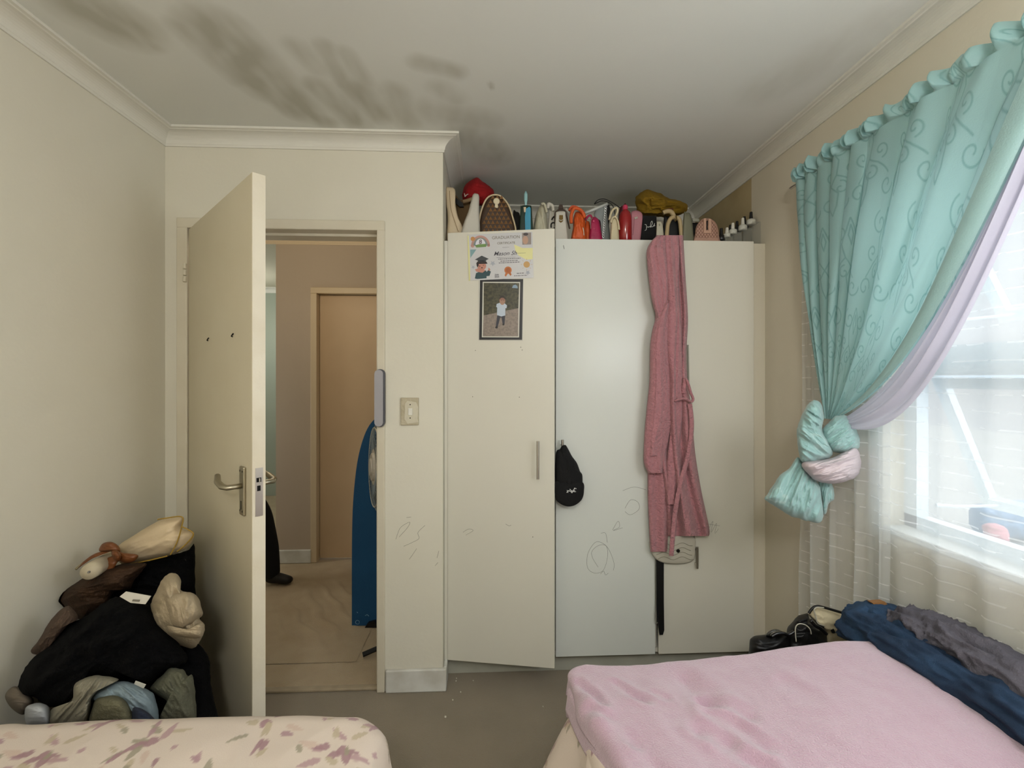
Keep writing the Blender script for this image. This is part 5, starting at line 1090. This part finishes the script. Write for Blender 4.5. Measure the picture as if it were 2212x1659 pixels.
# ============================================================ HALL things
ib = thing('ironing_board', at(812, 1352, 2.64), 'upright blue ironing board standing on its end in the hall beside the doorway', 'ironing board')
YI = 2.63; cpx = 832
ol = [(760, 1352), (760, 1230), (760.5, 1150), (763, 1080), (770, 1010), (780, 962), (794, 925), (812, 903), (832, 896)]; ol = ol+[(2*cpx-x, y) for x, y in ol[-2::-1]]
b = nb(); Q = [at(p.x, p.y, YI) for p in cat([(x, y, 0) for x, y in ol[1:-1]], 60, False)]; Q = [at(760, 1351.5, YI)]+Q+[at(2*cpx-760, 1351.5, YI)]
ext(b, Q, (0, .03, 0)); obj('board', b, mat('blue_cover_cloth', '0e4a73', .7, bump=(200, .2), var=(4, .3), c2='0a3d63'), ib)
for pts in ([(768, 1343), (771, 1340), (776, 1342), (775, 1348), (769, 1347), (768, 1343)], [(789, 1330), (793, 1328), (797, 1331)], [(771, 1322), (773, 1324)]): tb('scuff_mark', ib, pts, YI-.001, .0014, mat('pale_blue_scuff', '7ba0bb'), 16)
patch('black_foot', ib, [(790, 1352), (797, 1342), (812, 1338), (816, 1352)], YI-.002, BLACK, .02)
fn_ = thing('pedestal_fan', (-.50, 2.36, 0), 'grey wire pedestal fan with white hub half hidden behind the door jamb', 'fan')
fc = at(815, 1008, 2.36); nf = Vector((-.93, -.37, .02)).normalized(); fa = nf.cross(Vector((0, 0, 1))).normalized(); fb = nf.cross(fa)*-1
WR = mat('fan_wire', '8f9aa0', .35, metal=.5); WWH = mat('white_fan_plastic', 'bdb6a8', .4)
def ring(bm, r, off, w_, n=48): tube(bm, [fc+nf*off+fa*(r*math.cos(a))+fb*(r*math.sin(a)) for a in [k*2*math.pi/n for k in range(n)]], w_, 6, closed=True)
b = nb(); ring(b, .215, 0, .005); ring(b, .15, .022, .0014); ring(b, .21, -.03, .0018)
for k in range(56):
    a = k*2*math.pi/56; e = fa*math.cos(a)+fb*math.sin(a); tube(b, [fc+nf*.020+e*.09, fc+nf*.024+e*.14, fc+nf*.018+e*.19, fc+e*.215], .0008, 4); tube(b, [fc+e*.215, fc-nf*.03+e*.20, fc-nf*.045+e*.06], .0011, 4)
obj('cage', b, WR, fn_)
b = nb(); ring(b, .196, .016, .0028); obj('front_ring', b, mat('cream_ring', 'cfc9b4', .35), fn_)
b = nb()
for r_, o_ in ((.096, .020), (.072, .030), (.045, .037)): tube(b, [fc+nf*(o_-.012), fc+nf*o_], [r_, r_*.93], 28)
obj('hub', b, WWH, fn_)
for k in range(3):
    a0 = k*2.094+.4; b = nb(); G = []
    for i in range(9):
        r_ = .04+.14*i/8; row = []
        for j in range(7): a = a0+(j/6-.5)*(1.3-.3*i/8); row.append(b.verts.new(fc+nf*(.02*(j/6-.5))+(fa*math.cos(a)+fb*math.sin(a))*r_))
        G.append(row)
    for A, B in zip(G, G[1:]):
        for j in range(6): b.faces.new((A[j], A[j+1], B[j+1], B[j]))
    o = obj('blade', b, mat('dark_blade', '31352f', .4), fn_, smooth=True, keep=True); solid(o, .003)
mt = fc-nf*.10; b = nb(); tube(b, [fc-nf*.02, fc-nf*.05, mt, mt-nf*.03], [.05, .055, .05, .03], 20); obj('motor', b, BLACK, fn_)
b = nb(); bp_ = Vector((mt.x, mt.y, 0)); tube(b, [bp_+Vector((0, 0, .03)), bp_+Vector((0, 0, mt.z-.03))], .013, 14); obj('pole', b, BLACK, fn_)
for k in range(4):
    a = k*math.pi/2+3.5; b = nb(); tube(b, [bp_+Vector((0, 0, .03)), bp_+Vector((math.cos(a)*.1, math.sin(a)*.1, .028)), bp_+Vector((math.cos(a)*.17, math.sin(a)*.17, .013))], [.013, .012, .012], 10); obj('foot', b, BLACK, fn_)

# person standing beyond the open door (only one dark trouser leg and shoe show)
pe = thing('person', (-1.70, 3.12, 0), 'person in black trousers and black shoes standing in the hall behind the open door', 'person')
def skin(name, J, E, m, parent, root=0, lv=2):
    me = bpy.data.meshes.new(name); me.from_pydata([tuple(Vector(j[:3])-parent.location) for j in J], E, []); me.materials.append(m)
    o = bpy.data.objects.new(name, me); COL.objects.link(o); o.parent = parent
    md = o.modifiers.new('skin', 'SKIN'); md.use_smooth_shade = True
    for i, j in enumerate(J): 
        me.skin_vertices[0].data[i].radius = (j[3], j[4] if len(j) > 4 else j[3]); me.skin_vertices[0].data[i].use_root = (i == root)
    s_ = o.modifiers.new('sub', 'SUBSURF'); s_.levels = lv; s_.render_levels = lv; return o
SKN = mat('skin', '7a5540', .6); TR = mat('black_trousers', '09090b', .95); SH = mat('dark_shirt', '17171c', .9)
px_, py_ = -1.76, 3.12
J = [(px_, py_, .98, .13, .10), (px_, py_, 1.15, .12, .09), (px_+.01, py_, 1.32, .14, .10), (px_+.01, py_, 1.44, .07, .06), (px_+.02, py_, 1.50, .05), (px_+.03, py_, 1.58, .075, .085), (px_+.03, py_, 1.68, .08, .09), (px_+.03, py_, 1.74, .045),
     (px_, py_-.17, 1.40, .055), (px_-.02, py_-.21, 1.15, .042), (px_+.08, py_-.20, .93, .032), (px_+.11, py_-.19, .86, .028),
     (px_, py_+.17, 1.40, .055), (px_-.02, py_+.21, 1.15, .042), (px_+.06, py_+.20, .93, .032), (px_+.09, py_+.19, .86, .028)]
skin('body', J, [(0, 1), (1, 2), (2, 3), (3, 4), (4, 5), (5, 6), (6, 7), (2, 8), (8, 9), (9, 10), (10, 11), (2, 12), (12, 13), (13, 14), (14, 15)], SKN, pe)
J = [(px_, py_, .98, .15, .11), (px_, py_, 1.15, .14, .10), (px_+.01, py_, 1.32, .16, .12), (px_+.01, py_, 1.43, .09, .08), (px_, py_-.17, 1.40, .07), (px_-.02, py_-.21, 1.15, .055), (px_+.06, py_-.20, .97, .045), (px_, py_+.17, 1.40, .07), (px_-.02, py_+.21, 1.15, .055), (px_+.04, py_+.20, .97, .045)]
skin('shirt', J, [(0, 1), (1, 2), (2, 3), (2, 4), (4, 5), (5, 6), (2, 7), (7, 8), (8, 9)], SH, pe)
kn = at(566, 1105, 3.16); an = at(584, 1228, 3.20)
J = [(px_, py_, .98, .15, .12), (px_+.02, py_-.07, .86, .095), (kn.x, kn.y, kn.z, .065), (an.x+.0, an.y, an.z+.14, .058), (an.x+.01, an.y, .09, .055), (an.x+.01, an.y, .03, .055), (px_-.03, py_+.09, .86, .095), (px_-.06, py_+.10, .50, .068), (px_-.09, py_+.10, .10, .058), (px_-.09, py_+.10, .03, .055)]
skin('trousers', J, [(0, 1), (1, 2), (2, 3), (3, 4), (4, 5), (0, 6), (6, 7), (7, 8), (8, 9)], TR, pe)
for (x, y, s_) in ((an.x, an.y, 1), (px_-.09, py_+.10, 1)):
    J = [(x-.035, y, .045, .042, .038), (x+.03, y, .045, .042, .04), (x+.10, y-.01, .032, .045, .030), (x+.155, y-.015, .026, .035, .022)]; skin('shoe', J, [(0, 1), (1, 2), (2, 3)], BLACK, pe)
b = nb(); bmesh.ops.create_uvsphere(b, u_segments=20, v_segments=14, radius=.105); 
for v in b.verts: v.co = Vector((v.co.x*.95, v.co.y*.85, v.co.z))+Vector((px_+.015, py_, 1.715))
bmesh.ops.delete(b, geom=[v for v in b.verts if v.co.z < 1.68 and v.co.x > px_+.03], context='VERTS'); obj('hair', b, mat('black_hair', '0c0a09', .8), pe, smooth=True)

# ============================================================ crumbs on the carpet
CR = mat('plaster_crumb', 'cfc9b8', .8)
for i, (x, y, r_, lab) in enumerate([(986, 1466, .0028, 'upper white crumb of the pair near the wardrobe plinth on the brown carpet'), (985, 1472, .003, 'lower white crumb of the pair near the wardrobe plinth on the brown carpet'), (1022, 1471, .0026, 'pale crumb under the ajar wardrobe door, right of the crumb pair'),
      (995, 1496, .0032, 'white crumb on the carpet just below the crumb pair'), (978, 1513, .003, 'white crumb on the brown carpet right of the pier baseboard'), (962, 1550, .0042, 'largest white crumb on the carpet, nearest to the beds'), (1173, 1527, .0026, 'lone pale crumb on the carpet beside the right bed')]):
    c = atz(x, y, 0); b = nb(); bmesh.ops.create_icosphere(b, subdivisions=2, radius=r_)
    for v in b.verts: v.co = v.co*(1+.35*nz(v.co.x*400+i, v.co.y*400, v.co.z*400))+Vector((c.x, c.y, r_*.8))
    tag(obj('crumb', b, CR, None, loc=(c.x, c.y, 0)), lab, 'crumb', 'white crumbs on the brown carpet')
